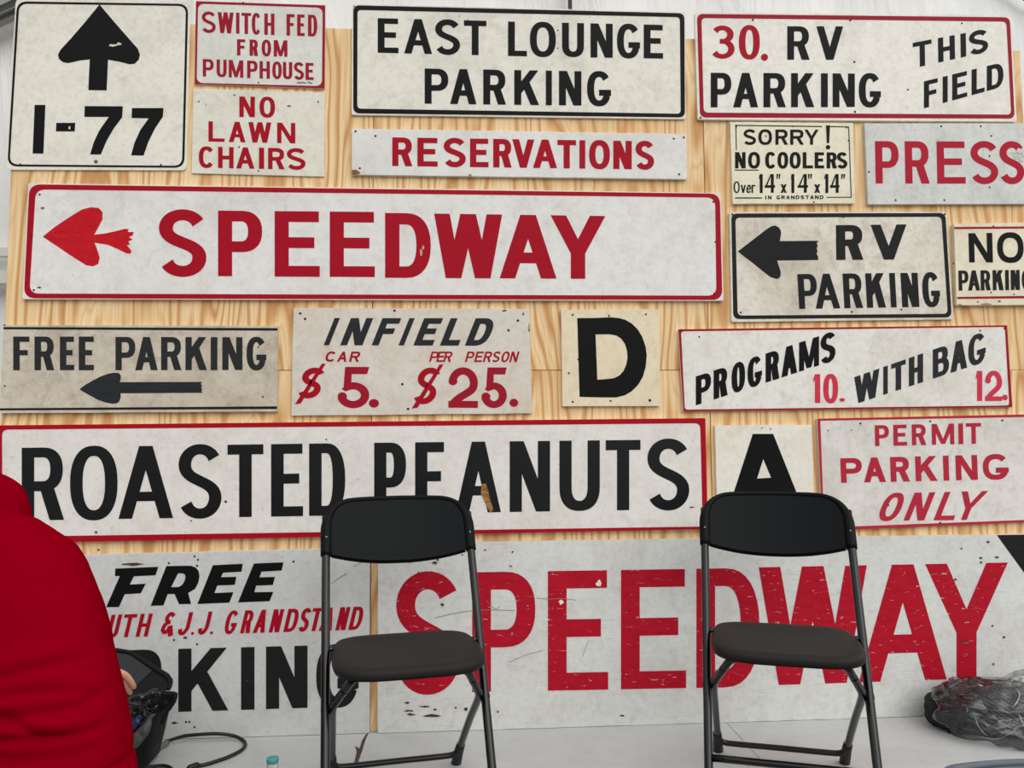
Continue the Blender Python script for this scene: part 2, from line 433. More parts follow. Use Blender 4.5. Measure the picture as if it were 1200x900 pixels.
    if ch == 'D': return [rect(0, 0, a, h)] + bowl(a * .9, 0, w, h, a, b, .75)
    if ch == 'P': return [rect(0, 0, a, h)] + bowl(a * .9, h * .37, w, h, a, b)
    if ch == 'R': return [rect(0, 0, a, h)] + bowl(a * .9, h * .40, w * .97, h, a, b) + \
                         [[(w - 1.15 * a, 0), (w, 0), (max(w * .45, a) + 1.0 * a, h * .47), (max(w * .45, a) - .12 * a, h * .47)]]
    if ch == 'B': return [rect(0, 0, a, h)] + bowl(a * .9, 0, w, h * .53 + b / 2, a, b) + bowl(a * .9, h * .53 - b / 2, w * .93, h, a, b)
    if ch == 'U':
        ry = min(h * .34, w * .6)
        return strip([(0, h)] + arc(w / 2, ry, w / 2, ry, 180, 360, 20) + [(w, h)], [(a, h)] + arc(w / 2, ry, w / 2 - a, ry - b, 180, 360, 20) + [(w - a, h)])
    if ch == 'J': return stroke([(w - a / 2, h), (w - a / 2, h * .55), (w - a * .6, h * .28), (w * .5, b * .55), (a * .6, h * .12), (a * .4, h * .28)], a, b)
    if ch == 'S': return stroke(s_line(w, h, a, b), a, b, 1)
    if ch == '$': return stroke(s_line(w, h * .84, a, b), a, b, 1)
    if ch == '1': return [rect(w - a, 0, w, h), [(0, h * .80), (w - a, h), (w - a, h * .80), (0, h * .70)]]
    if ch == '2':
        ry = h * .30; U = arc(w * .5, h - b / 2 - ry, w * .5 - a / 2, ry, 172, -12, 18, 2.0); P0, P3 = U[-1], (a * .55, b * .5)
        mid = [((1 - t) ** 3 * P0[0] + 3 * t * (1 - t) ** 2 * (P0[0] - .02 * w) + 3 * t * t * (1 - t) * (P3[0] + .22 * w) + t ** 3 * P3[0],
                (1 - t) ** 3 * P0[1] + 3 * t * (1 - t) ** 2 * (P0[1] - .18 * h) + 3 * t * t * (1 - t) * (P3[1] + .24 * h) + t ** 3 * P3[1]) for t in [i / 12 for i in range(1, 13)]]
        return stroke(U + mid, a, b * 1.05, 1) + [rect(0, 0, w, b), disc(U[0][0] + a * .06, U[0][1], a * .56, a * .5)]
    if ch == '3':
        r1, r2 = (h - b) * .235, (h - b) * .265
        U = arc(w * .47, h - b / 2 - r1, w * .49 - a / 2, r1, 150, -90, 20, 2.0); D_ = arc(w * .47, b / 2 + r2, w * .53 - a / 2, r2, 90, -150, 20, 2.0)
        return stroke(U + [(w * .36, U[-1][1])], a, b, 1) + stroke([(w * .36, D_[0][1])] + D_, a, b, 1)
    if ch == '4':
        return [rect(w * .60, 0, w * .60 + a, h), rect(0, h * .27, w, h * .27 + b), [(0, h * .27), (a * .95, h * .27 + b), (w * .60 + a * .3, h), (w * .60 - a * .1, h)]]
    if ch == '5':
        L = arc(w * .48, h * .315, w * .52 - a / 2, h * .315 - b / 2, 128, -168, 26, 2.0)
        return [[(w * .20, h - b), (w * .93, h - b), (w, h), (w * .22, h)], [(w * .17, h * .50), (w * .17 + a * .9, h * .55), (w * .2 + a * .85, h - b), (w * .2, h - b)]] + \
               stroke([(w * .20, h * .53)] + L, a, b, 1) + [disc(L[-1][0] + a * .08, L[-1][1] + b * .1, a * .56, a * .5)]
    if ch == '&':
        return stroke([(w * .85, h * .84), (w * .5, h * .95), (w * .24, h * .80), (w * .34, h * .63), (w * .62, h * .60)], a, b) + \
               stroke([(w * .62, h * .60), (w * .2, h * .50), (w * .08, h * .28), (w * .35, h * .16), (w * .62, h * .30), (w * .70, h * .42)], a, b) + \
               stroke([(w * .66, h * .44), (w * .80, h * .22), (w * .95, 0)], a * 1.3, b * 1.3)
    if ch == '.': return [disc(w / 2, w / 2 * (h and 1), w / 2)]
    if ch == '!': return [[(w * .2, h * .27), (w * .8, h * .27), (w, h), (0, h)], disc(w / 2, h * .10, w * .55)]
    if ch == '"': return [[(w * .12, h * .74), (w * .34, h * .74), (w * .5, h), (w * .1, h)], [(w * .6, h * .74), (w * .8, h * .74), (w, h), (w * .58, h)]]
    if ch == '-': return [rect(0, h * .35, w, h * .6)]
    if ch == 'v': return glyph('V', w, h, a, b)
    if ch == 'e': return stroke([(a / 2, h * .48), (w * .9, h * .52), (w * .82, h * .85), (w * .5, h - b / 2), (a / 2, h * .6), (w * .2, h * .15), (w * .6, b / 2), (w * .95, h * .2)], a, b)
    if ch == 'r': return [rect(0, 0, a, h)] + stroke([(a * .5, h * .6), (w * .4, h * .9), (w, h * .88)], a, b)
    raise ValueError(ch)

class Sign:
    """a board fixed to the plywood; every outline is measured on the photograph and laid on the board's own face"""
    def __init__(s, name, label, crop, corners, mat, t=.012, radius=2.0, cat='sign', jitter=0.0, stands=False):
        s.face = WALL - t; s.crop = crop
        P = [s.at(p) for p in corners]
        if stands: P[2].z = P[3].z = .0015
        s.corners = P
        c = sum(P, Vector()) / 4
        s.root = empty(name, (c.x, WALL, min(p.z for p in P)))
        tag(s.root, label, cat)
        out = s.rounded(P, radius / 337.0)
        if jitter:
            rnd = random.Random(name + label); o2 = []
            for i, p in enumerate(out):
                q = out[(i + 1) % len(out)]; n_ = max(1, int((q - p).length / .05))
                for k in range(n_): 
                    z = p.lerp(q, k / n_); o2.append(z + Vector((rnd.uniform(-1, 1), 0, rnd.uniform(-1, 1))) * jitter)
            out = o2
        n = len(out)
        v = [p for p in out] + [Vector((p.x, WALL - .0003, p.z)) for p in out]
        f = [tuple(range(n)), tuple(range(2 * n - 1, n - 1, -1))] + [(i, (i + 1) % n, n + (i + 1) % n, n + i) for i in range(n)]
        s.board = recalc(mesh_obj('board', v, f, mat, s.root)); bevel(s.board, .0009, 2, 50)
        s.layer = 0
    def at(s, p, crop=None):
        cx, cy, sc = crop or s.crop
        return on_wall(cx + p[0] * sc, cy + p[1] * sc, s.face)
    @staticmethod
    def rounded(P, r, n=6):
        out = []
        for i in range(4):
            a, b, c = P[i - 1], P[i], P[(i + 1) % 4]
            u = (a - b).normalized(); w = (c - b).normalized()
            p0, p2 = b + u * r, b + w * r
            for k in range(n + 1):
                t = k / n; out.append(p0 * (1 - t) ** 2 + b * 2 * t * (1 - t) * .72 + b * 2 * t * (1 - t) * .28 + p2 * t * t)
        return out
    def lift(s, pts, k=0): 
        y = s.face - .0006 - k * .00004
        return [Vector((p.x, y, p.z)) for p in pts]
    def polys(s, name, plist, mat, crop=None, label=None, over=0.0):
        if name in ('ruled_line', 'broken_edge', 'flaked_patch', 'scrape', 'full_stop') and len(plist) > 1:
            return [s.polys(name, [q], mat, crop, label, over) for q in plist]
        """painted areas given as outlines in crop units; ('hole', outer, inner...) carries holes"""
        v, f = [], []
        for k, pl in enumerate(plist):
            loops = [pl] if not (isinstance(pl, tuple) and pl[0] == 'hole') else list(pl[1:])
            L = [s.lift([s.at(p, crop) + Vector((0, 0, 0)) for p in lp], k % 12 + over) for lp in loops]
            n0 = len(v); flat = [p for lp in L for p in lp]; v += flat
            tri = tessellate_polygon([[Vector((p.x, p.z, 0)) for p in lp] for lp in L])
            for t in tri:
                A, B, C = (flat[i] for i in t)
                f.append(tuple(n0 + i for i in (t if (B - A).cross(C - A).y < 0 else t[::-1])))
        o = mesh_obj(name, v, f, mat, s.root)
        if label: o['label'] = label
        return o
    def word(s, text, cap, base, xs, a, b, mat, shear=0.0, crop=None, name='lettering', h_exp=None, extra=None):
        """cap and base: the lines (x0,y0,x1,y1) the letters reach; xs: (left, right) of each letter"""
        L = lambda ln, x: ln[1] + (ln[3] - ln[1]) * (x - ln[0]) / (ln[2] - ln[0])
        v, f = [], []; k = 0
        for ch, (x0, x1) in zip([c for c in text if c != ' '], xs):
            xm = (x0 + x1) / 2; h = L(base, xm) - L(cap, xm)
            round_ = ch in 'OCGSQ0&'
            for q in glyph(ch, x1 - x0, h, a, b):
                P = []
                for gx, gy in q:
                    t = gy / h
                    if round_: t = (t - .5) * 1.03 + .5
                    X = x0 + gx + shear * t
                    Y = L(base, x0 + gx) * (1 - t) + L(cap, x0 + gx) * t
                    P.append(s.at((X, Y), crop))
                area = sum(P[i].x * P[(i + 1) % len(P)].z - P[(i + 1) % len(P)].x * P[i].z for i in range(len(P)))
                if area < 0: P = P[::-1]
                P = s.lift(P, k % 12)
                f.append(tuple(range(len(v), len(v) + len(P)))); v += P
            k += 1
            if ch in 'AVWMNKYRBEFHLTDPU4X$5': k += 0
        # every stroke of a letter lies a hair above the one before it
        for i, q in enumerate(f):
            for j in q: v[j] = Vector((v[j].x, s.face - .0006 - (i % 23) * .00002, v[j].z))
        o = mesh_obj(name, v, f, mat, s.root)
        if extra: o['label'] = extra
        return o
    def border(s, outer, inner, ro, ri, mat, crop=None, label=None):
        O = s.rounded([s.at(p, crop) for p in outer], ro / 337.0, 8); I = s.rounded([s.at(p, crop) for p in inner], ri / 337.0, 8)
        n = len(O); v = s.lift(O) + s.lift(I)
        f = [(i, (i + 1) % n, n + (i + 1) % n, n + i) for i in range(n)]
        o = mesh_obj('border', v, f, mat, s.root)
        bm = bmesh.new(); bm.from_mesh(o.data)
        for fc in bm.faces:
            if fc.normal.y > 0: fc.normal_flip()
        bm.to_mesh(o.data); bm.free()
        if label: o['label'] = label
        return o
    def nails(s, pts, crop=None, r=1.3, mat=None):
        for p in pts:
            c = s.at(p, crop); rr = r / 337.0
            mb = MB(); n = 10; v = []
            for q, y in ((1.0, -.0004), (.8, -.0017), (.35, -.0021)):
                v += [(c.x + rr * q * cos(2 * pi * k / n), s.face + y + .0002, c.z + rr * q * sin(2 * pi * k / n)) for k in range(n)]
            f = [(i * n + k, i * n + (k + 1) % n, (i + 1) * n + (k + 1) % n, (i + 1) * n + k) for i in range(2) for k in range(n)] + [tuple(2 * n + k for k in range(n))]
            mb.add(v, f).build('nail', mat or m_hole, s.root)
    def chips(s, spots, mat, name='paint_chip', crop=None, seed=1, over=16):
        """flaked patches: irregular outlines, (x, y, half width, half height)"""
        rnd = random.Random(seed); pl = []
        for x, y, rx, ry in spots:
            n = 12; pl.append([(x + rx * cos(2 * pi * k / n) * rnd.uniform(.45, 1.15), y + ry * sin(2 * pi * k / n) * rnd.uniform(.45, 1.15)) for k in range(n)])
        return s.polys(name, pl, mat, crop, over=over)

def spread(x0, x1, n, gap):
    w = (x1 - x0 - gap * (n - 1)) / n
    return [(x0 + i * (w + gap), x0 + i * (w + gap) + w) for i in range(n)]

# ------------------------------------------------------------------ the signs
T3 = 1 / 3
# highway arrow sign
g = Sign('road_sign', 'square white sign with a big black up arrow over highway number letters', (0, 0, T3), [(55, -4), (669, 4), (655, 599), (20, 597)],
         sign_white('road_sign_white', (232, 228, 216), amount=.35, seed=1.1, specks=.4), t=.006, radius=6)
g.border([(60, 5), (662, 14), (648, 590), (26, 585)], [(68, 13), (654, 21), (640, 583), (34, 578)], 12, 10, m_black)
g.polys('arrow', [[(350, 16), (400, 75), (450, 132), (485, 172), (492, 192), (488, 210), (474, 224), (455, 226), (420, 217), (380, 210), (378, 260), (375, 318), (311, 317), (313, 260), (316, 209),
                   (280, 213), (240, 222), (222, 219), (208, 208), (204, 192), (214, 174), (250, 135), (300, 77)]], m_black)
g.polys('lettering', [[(122, 369), (160, 369), (153, 540), (115, 540)], [(198, 432), (265, 432), (263, 462), (197, 462)],
                      [(298, 373), (432, 374), (430, 412), (400, 452), (375, 495), (355, 543), (317, 543), (330, 500), (350, 458), (383, 411), (297, 411)],
                      [(464, 380), (575, 380), (573, 410), (545, 452), (522, 498), (505, 547), (461, 546), (473, 502), (493, 458), (523, 416), (463, 415)]], m_black)
g.nails([(352, 24), (343, 34), (72, 578), (566, 579)], r=1.1); g.nails([(337, 568)], r=2.4, mat=m_barewood); g.nails([(337, 568)], r=1.4)
g.chips([(398, 160, 22, 5), (420, 155, 8, 7), (245, 450, 5, 9)], sign_white('arrow_scrape_white', (222, 218, 208), seed=3), 'scrape', seed=4)

C1 = (220, 0, 170 / 1200)
g = Sign('notice_sign', 'small white switch fed from pumphouse sign with red frame', C1, [(66, 8), (1140, 42), (1136, 734), (56, 698)],
         sign_white('pumphouse_sign_white', (222, 222, 214), amount=.3, seed=2.2, specks=.25), t=.006, radius=2)
g.border([(68, 10), (1138, 44), (1134, 732), (58, 696)], [(86, 30), (1116, 64), (1110, 712), (74, 686)], 1, 8, m_red_dull)
g.word('SWITCHFED', (130, 97, 1060, 124), (130, 268, 1060, 302), [(117, 232), (248, 380), (400, 428), (445, 525), (530, 605), (634, 718), (818, 885), (905, 968), (995, 1072)], 29, 24, m_red_dull)
g.word('FROM', (410, 325, 825, 335), (410, 458, 820, 470), [(408, 478), (512, 582), (612, 690), (712, 825)], 28, 23, m_red_dull)
g.word('PUMPHOUSE', (130, 488, 1040, 522), (125, 633, 1040, 662), [(125, 215), (240, 322), (340, 460), (492, 578), (595, 680), (700, 778), (788, 865), (878, 962), (975, 1042)], 27, 22, m_red_dull)
g.polys('signature', stroke([(902, 690), (920, 680), (935, 690), (950, 680), (965, 688), (980, 684)], 6, 6) + stroke([(992, 686), (1005, 680), (1018, 690), (1030, 684)], 6, 6), m_black)
g.nails([(586, 683), (460, 22), (30, 20)][:2], r=1.0)

C2 = (220, 100, 170 / 1200)
g = Sign('notice_sign', 'small unframed white sign reading no lawn chairs in red', C2, [(46, 28), (1132, 58), (1128, 755), (32, 727)],
         sign_white('lawn_sign_white', (226, 222, 208), amount=.35, seed=3.4), t=.006, radius=1)
g.word('NO', (425, 92, 720, 98), (428, 262, 720, 266), [(427, 556), (594, 722)], 37, 28, m_red)
g.word('LAWN', (175, 297, 890, 312), (175, 465, 890, 480), [(172, 305), (340, 478), (502, 692), (740, 890)], 36, 27, m_red)
g.word('CHAIRS', (90, 506, 975, 524), (90, 680, 975, 698), [(92, 220), (252, 380), (402, 552), (590, 632), (665, 802), (820, 975)], 37, 30, m_red)
g.nails([(92, 133), (1079, 136), (425, 511), (586, 708), (388, 80)], r=1.0)
g.chips([(835, 170, 14, 6), (850, 176, 10, 4), (150, 158, 6, 5)], m_darkchip, seed=6)

C3 = (405, 0, 1 / 6)
g = Sign('parking_sign', 'long white east lounge parking sign with a black rounded frame', C3, [(44, 26), (2388, 84), (2392, 838), (42, 808)],
         sign_white('lounge_sign_white', (230, 226, 214), amount=.45, seed=4.9), t=.008, radius=2.5)
g.border([(54, 37), (2382, 94), (2386, 826), (54, 797)], [(84, 70), (2350, 121), (2356, 800), (82, 764)], 8, 5, m_black)
g.word('EAST', (228, 128, 990, 147), (228, 371, 990, 389), [(226, 372), (412, 608), (630, 805), (832, 990)], 48, 38, m_black)
g.word('LOUNGE', (1145, 152, 2230, 176), (1145, 394, 2230, 412), [(1142, 1275), (1296, 1478), (1522, 1676), (1722, 1878), (1908, 2070), (2096, 2232)], 48, 38, m_black)
g.word('PARKING', (558, 482, 1865, 505), (558, 729, 1865, 745), [(556, 722), (735, 920), (968, 1128), (1186, 1360), (1408, 1450), (1500, 1658), (1698, 1866)], 49, 40, m_black)
g.nails([(1492, 213), (1492, 338), (2250, 100), (60, 45), (1450, 808)], r=.9)
g.chips([(800, 115, 4, 14), (860, 140, 3, 12)], m_darkchip, seed=8)

g = Sign('reservations_sign', 'long thin white board reading reservations in red', (405, 140, 1 / 6), [(44, 64), (2394, 102), (2402, 420), (42, 388)],
         sign_white('reservations_white', (226, 225, 220), amount=.25, seed=5.3, specks=.3), t=.014, radius=2, jitter=.0004)
g.word('RESERVATIONS', (330, 126, 2169, 154), (330, 327, 2169, 352), [(328, 470), (505, 648), (690, 845), (875, 1005), (1038, 1168), (1172, 1327), (1318, 1487), (1489, 1620), (1644, 1685), (1712, 1858), (1882, 2012), (2038, 2169)], 44, 36, m_red)
g.nails([(70, 84), (210, 116), (100, 343), (2308, 135), (2378, 126), (2345, 385)], r=1.3)
g.polys('broken_edge', [[(44, 355), (75, 352), (98, 368), (102, 380), (70, 391), (44, 388)], [(865, 386), (885, 386), (884, 400), (868, 405)]], m_barewood)

C5 = (810, 0, 1 / 6)
g = Sign('rv_sign', 'white rv parking sign pricing thirty with red frame and slanted this field', C5, [(24, 84), (2248, 104), (2290, 856), (46, 840)],
         sign_white('rv_field_white', (236, 232, 222), amount=.35, seed=6.6), t=.012, radius=3)
g.border([(40, 98), (2240, 122), (2274, 834), (62, 826)], [(72, 127), (2215, 152), (2250, 806), (88, 792)], 8, 6, m_red_dull)
g.word('30', (140, 180, 480, 180), (140, 412, 480, 416), [(142, 305), (335, 482)], 46, 32, m_red, extra='red price figures')
g.polys('full_stop', [disc(515, 403, 25)], m_red)
g.word('RV', (675, 185, 1068, 186), (675, 420, 1068, 420), [(675, 832), (880, 1068)], 48, 36, m_black)
g.word('PARKING', (135, 512, 1333, 518), (140, 755, 1333, 752), [(137, 282), (295, 470), (508, 665), (702, 865), (912, 960), (994, 1150), (1178, 1333)], 48, 38, m_black)
C5b = (1000, 0, 1 / 6)
g.word('THIS', (420, 302, 950, 202), (420, 480, 950, 362), [(420, 552), (597, 715), (755, 793), (815, 948)], 37, 30, m_black, crop=C5b, shear=-3)
g.word('FIELD', (495, 573, 1050, 438), (495, 762, 1050, 610), [(496, 595), (628, 663), (695, 800), (831, 922), (938, 1054)], 36, 30, m_black, crop=C5b)
g.nails([(433, 140), (1118, 143), (1147, 435), (1152, 786), (65, 828)], r=1.4); g.nails([(763, 164), (384, 630)], crop=C5b, r=1.2)

C6 = (850, 140, 160 / 1200)
g = Sign('cooler_sign', 'small cream sorry no coolers sign with thin black lines', C6, [(44, 22), (1124, 30), (1140, 737), (66, 740)],
         sign_white('cooler_sign_cream', (232, 226, 200), amount=.3, seed=7.7, specks=.4), t=.012, radius=1, jitter=.0005)
g.word('SORRY', (160, 88, 820, 90), (160, 222, 820, 222), [(160, 270), (290, 410), (440, 550), (570, 690), (695, 820)], 27, 23, m_black)
g.word('!', (880, 52, 925, 52), (880, 266, 925, 266), [(884, 920)], 27, 23, m_black)
g.word('NO', (85, 287, 305, 288), (85, 430, 305, 430), [(85, 178), (200, 305)], 31, 26, m_black)
g.word('COOLERS', (350, 287, 1072, 290), (350, 430, 1072, 430), [(350, 446), (458, 552), (565, 662), (680, 770), (785, 868), (890, 980), (980, 1072)], 32, 26, m_black)
g.word('O', (72, 545, 130, 545), (72, 645, 130, 645), [(72, 126)], 13, 11, m_black)
g.word('ver', (138, 575, 262, 575), (138, 645, 262, 645), [(134, 180), (186, 222), (230, 265)], 13, 11, m_black)
for xs in ([(295, 328), (345, 436), (445, 485)], [(577, 606), (635, 726), (722, 764)], [(868, 905), (920, 1002), (1014, 1054)]):
    g.word('14"', (xs[0][0], 480, xs[2][1], 480), (xs[0][0], 647, xs[2][1], 642), xs, 26, 22, m_black)
for x0, x1 in ((485, 540), (780, 834)):
    g.word('x', (x0, 570, x1, 570), (x0, 645, x1, 645), [(x0, x1)], 19, 14, m_black)
g.word('IN', (345, 670, 410, 670), (345, 701, 410, 701), [(350, 360), (374, 405)], 9, 8, m_black)
g.word('GRANDSTAND', (450, 669, 862, 667), (450, 701, 862, 699), spread(450, 862, 10, 10), 8, 7, m_black)
g.polys('ruled_line', [rect(80, 441, 293, 449), [(85, 47), (850, 58), (850, 67), (85, 56)], [(88, 50), (97, 50), (101, 270), (93, 270)], [(920, 58), (1085, 62), (1085, 70), (920, 66)], [(1080, 66), (1088, 66), (1110, 688), (1102, 688)],
                       rect(85, 685, 322, 695), rect(890, 680, 1106, 688)], m_black)
g.nails([(97, 62), (597, 60), (1066, 72), (357, 145), (1083, 185), (778, 726)], r=1.1)

C7 = (1010, 140, 190 / 1200)
g = Sign('press_sign', 'grey white sign reading press in red with peeling last letter', C7, [(20, 28), (1208, 28), (1226, 624), (46, 628)],
         sign_white('press_sign_white', (214, 215, 210), dirt=(150, 148, 138), amount=.5, seed=8.8, specks=.8), t=.014, radius=1)
g.word('PRESS', (100, 160, 1200, 166), (100, 474, 1200, 474), [(102, 275), (322, 502), (558, 768), (808, 1010), (1022, 1204)], 53, 47, m_red_press, shear=-6)
g.nails([(587, 50), (880, 50), (610, 597), (958, 122), (945, 270), (945, 502), (52, 388), (250, 597)], r=1.2)
g.chips([(1165, 235, 26, 24), (1140, 265, 22, 28), (1178, 290, 18, 30), (1110, 250, 16, 14), (1195, 255, 18, 22)], sign_white('press_peel', (200, 200, 194), amount=1., seed=5, specks=1.), 'peeled_patch', seed=3)

C8 = (850, 245, .15)
g = Sign('rv_sign', 'dirty white rv parking sign with black frame and fat left arrow', C8, [(30, 22), (1730, 22), (1785, 862), (48, 882)],
         sign_white('rv_arrow_white', (226, 220, 206), dirt=(160, 142, 118), amount=.75, seed=9.2, specks=.6), t=.01, radius=3)
g.border([(46, 35), (1718, 31), (1768, 846), (62, 860)], [(78, 67), (1688, 60), (1738, 818), (96, 832)], 8, 6, m_black_w)
g.polys('arrow', [[(98, 330), (170, 275), (250, 213), (330, 152), (365, 132), (390, 129), (415, 142), (432, 165), (436, 190), (425, 250), (728, 248), (713, 268), (722, 285), (714, 305), (720, 330), (712, 350), (724, 370), (725, 398),
                   (404, 402), (420, 450), (433, 495), (430, 525), (418, 542), (398, 546), (350, 530), (280, 475), (200, 410), (130, 358)]], m_black_w)
g.word('RV', (858, 126, 1417, 120), (865, 398, 1417, 393), [(866, 1078), (1137, 1417)], 72, 50, m_black_w, shear=-3)
g.word('PARKING', (562, 508, 1660, 496), (575, 780, 1680, 762), [(577, 724), (706, 898), (930, 1077), (1107, 1255), (1294, 1338), (1382, 1516), (1546, 1682)], 48, 40, m_black_w, shear=-15)
g.nails([(922, 62), (988, 803), (120, 808), (55, 42), (1715, 40), (1375, 785)], r=1.3)

C9 = (1110, 255, 90 / 736)
g = Sign('parking_sign', 'small cream no parking sign with two thin red lines', C9, [(64, 58), (872, 46), (900, 834), (92, 838)],
         sign_white('no_parking_cream', (232, 224, 198), dirt=(176, 156, 120), amount=.4, seed=10.1), t=.018, radius=1, jitter=.0006)
g.polys('ruled_line', [[(66, 90), (872, 84), (872, 104), (67, 110)], [(94, 760), (898, 748), (898, 772), (95, 780)]], m_red_dull)
g.word('NO', (198, 150, 735, 143), (210, 430, 735, 430), [(210, 438), (482, 735)], 54, 52, m_black, shear=-8)
g.word('PARKING', (105, 508, 812, 500), (112, 700, 812, 692), [(110, 205), (200, 314), (322, 416), (437, 540), (557, 592), (610, 697), (716, 812)], 35, 29, m_black_w, shear=-4)
g.nails([(442, 82), (420, 718), (640, 735), (293, 808), (60, 440)], r=1.0)
g.chips([(500, 802, 16, 10)], m_hole, seed=2); g.chips([(370, 828, 60, 7), (120, 832, 24, 6)], m_barewood, 'broken_edge', seed=5)

C10 = (0, 375, 170 / 1200)
g = Sign('parking_sign', 'grimy grey free parking sign with a thin left arrow', C10, [(30, 42), (2298, 48), (2292, 757), (-4, 770)],
         sign_white('free_parking_grey', (206, 196, 178), dirt=(138, 118, 98), amount=.8, seed=11.4, specks=.7), t=.016, radius=1, jitter=.0005)
g.polys('ruled_line', [[(30, 58), (2297, 67), (2297, 88), (30, 77)], [(-3, 730), (2292, 714), (2292, 736), (-3, 748)]], m_black_w)
g.word('FREE', (108, 137, 778, 137), (108, 415, 778, 415), [(110, 247), (286, 450), (496, 615), (652, 778)], 54, 44, m_black_soft)
g.word('PARKING', (955, 140, 2203, 143), (955, 415, 2203, 413), [(956, 1120), (1120, 1305), (1334, 1502), (1535, 1712), (1744, 1799), (1839, 2006), (2040, 2203)], 52, 44, m_black_soft)
g.polys('arrow', [[(658, 572), (700, 540), (760, 505), (830, 468), (890, 446), (945, 436), (980, 438), (998, 455), (1001, 480), (990, 514), (1674, 512), (1662, 528), (1672, 545), (1664, 562), (1674, 578), (1664, 588), (1680, 602), (998, 606),
                   (999, 640), (988, 672), (968, 688), (930, 693), (880, 684), (810, 660), (740, 622), (690, 594)]], m_black_soft)
g.nails([(40, 545), (38, 42), (1129 + 1008, 225), (1129 + 1120, 82), (1129 + 1045, 635)], r=1.0)

C11 = (338, 355, .15)
g = Sign('price_sign', 'grey white infield price board with slanted black and red brush lettering', C11, [(40, 38), (1884, 48), (1904, 862), (24, 880)],
         sign_white('infield_grey', (216, 209, 198), dirt=(186, 164, 130), amount=.5, seed=12.7, specks=.7), t=.012, radius=1, jitter=.0008)
g.word('INFIELD', (275, 118, 1548, 120), (275, 330, 1548, 334), [(276, 318), (404, 578), (650, 800), (860, 902), (976, 1126), (1183, 1328), (1378, 1545)], 54, 44, m_black_soft, shear=85)
g.word('CAR', (280, 380, 550, 380), (280, 458, 550, 460), [(284, 360), (378, 452), (474, 550)], 17, 15, m_red, shear=18)
g.word('PERPERSON', (1098, 380, 1790, 380), (1098, 460, 1790, 462), [(1098, 1160), (1153, 1212), (1208, 1268), (1378, 1438), (1450, 1510), (1518, 1578), (1586, 1642), (1656, 1714), (1724, 1784)], 15, 13, m_red, shear=22)
g.word('5', (390, 500, 632, 500), (390, 822, 632, 822), [(390, 632)], 66, 56, m_red_dull)
g.word('25', (1248, 504, 1710, 504), (1248, 818, 1710, 822), [(1250, 1480), (1513, 1706)], 62, 54, m_red_dull)
for x0, x1, yt, yb, sl in ((62, 292, 506, 745, ((262, 474), (50, 792))), (965, 1195, 506, 790, ((1182, 480), (962, 826)))):
    w_, h_ = x1 - x0, yb - yt
    line = s_line(w_ * .72, h_, 44, 44)
    g.polys('dollar_sign', stroke([(x0 + x + 70 * (y / h_), yb - y) for x, y in line], 52, 46, 1) + [[(sl[0][0], sl[0][1]), (sl[0][0] + 30, sl[0][1]), (sl[1][0] + 48, sl[1][1] - 8), (sl[1][0], sl[1][1])]], m_red)
g.polys('full_stop', [disc(668, 784, 40, 34), disc(933 + 828, 780, 34, 32)], m_red_dull)
g.nails([(130, 125), (92, 82), (828, 60), (890, 635), (935, 828), (933 + 860, 138)], r=1.5)
g.chips([(1720, 213, 14, 12), (1690, 60, 24, 7), (1835, 88, 8, 14), (1880, 200, 6, 40)], m_darkchip, seed=14)

C12 = (650, 355, 130 / 936)
g = Sign('letter_sign', 'square cream board with one big black letter d', C12, [(54, 57), (880, 54), (892, 868), (66, 872)],
         sign_white('letter_d_cream', (230, 216, 186), dirt=(188, 160, 118), amount=.4, seed=13.1, specks=.7), t=.014, radius=1, jitter=.0006)
g.polys('lettering', [('hole', [(190, 128), (330, 127), (470, 121), (540, 127), (600, 143), (652, 175), (700, 222), (738, 285), (765, 360), (777, 440), (768, 540), (745, 620), (705, 690), (650, 745), (590, 780), (520, 797), (380, 797), (210, 792), (200, 450)],
                       [(345, 265), (470, 265), (520, 275), (560, 300), (592, 345), (610, 400), (615, 460), (604, 520), (580, 575), (545, 613), (500, 634), (440, 642), (360, 648)])], m_black)
g.nails([(152, 100), (458, 108), (770, 96), (200, 476), (120, 592), (152, 835), (472, 827)], r=1.2); g.nails([(803, 822)], r=1.7)

C13 = (790, 375, .175); C13b = (990, 375, 1 / 6)
g = Sign('price_sign', 'long white programs with bag price sign with lettering climbing to the right', C13, [(28, 62), (2229, 35), (2264, 584), (62, 612)],
         sign_white('programs_white', (230, 227, 220), dirt=(178, 160, 132), amount=.5, seed=14.6), t=.012, radius=1)
g.border([(28, 62), (2229, 35), (2264, 584), (62, 612)], [(46, 76), (2214, 46), (2244, 572), (72, 600)], 1, 4, m_red_dull)
g.word('PROGRAMS', (145, 378, 1080, 72), (145, 572, 1080, 268), [(145, 247), (264, 358), (384, 475), (491, 588), (612, 704), (718, 824), (836, 970), (980, 1080)], 38, 34, m_black)
g.word('10', (930, 362, 1095, 364), (930, 556, 1095, 556), [(930, 978), (998, 1097)], 36, 30, m_red_pink)
g.word('WITHBAG', (65, 402, 990, 80), (65, 594, 990, 292), [(66, 243), (270, 302), (325, 428), (450, 550), (618, 732), (742, 860), (868, 990)], 39, 34, m_black_soft, crop=C13b)
g.word('12', (918, 358, 1105, 356), (918, 569, 1105, 569), [(920, 966), (985, 1105)], 37, 32, m_red_pink, crop=C13b)
g.polys('full_stop', [disc(1125, 535, 18, 13)], m_red_pink); g.polys('full_stop', [disc(1125, 545, 20)], m_red_pink, crop=C13b)
g.nails([(168, 113)], r=1.1); g.nails([(952, 75), (1122, 62)], crop=C13b, r=1.1)
g.chips([(48, 68, 12, 8)], m_darkchip, seed=3)

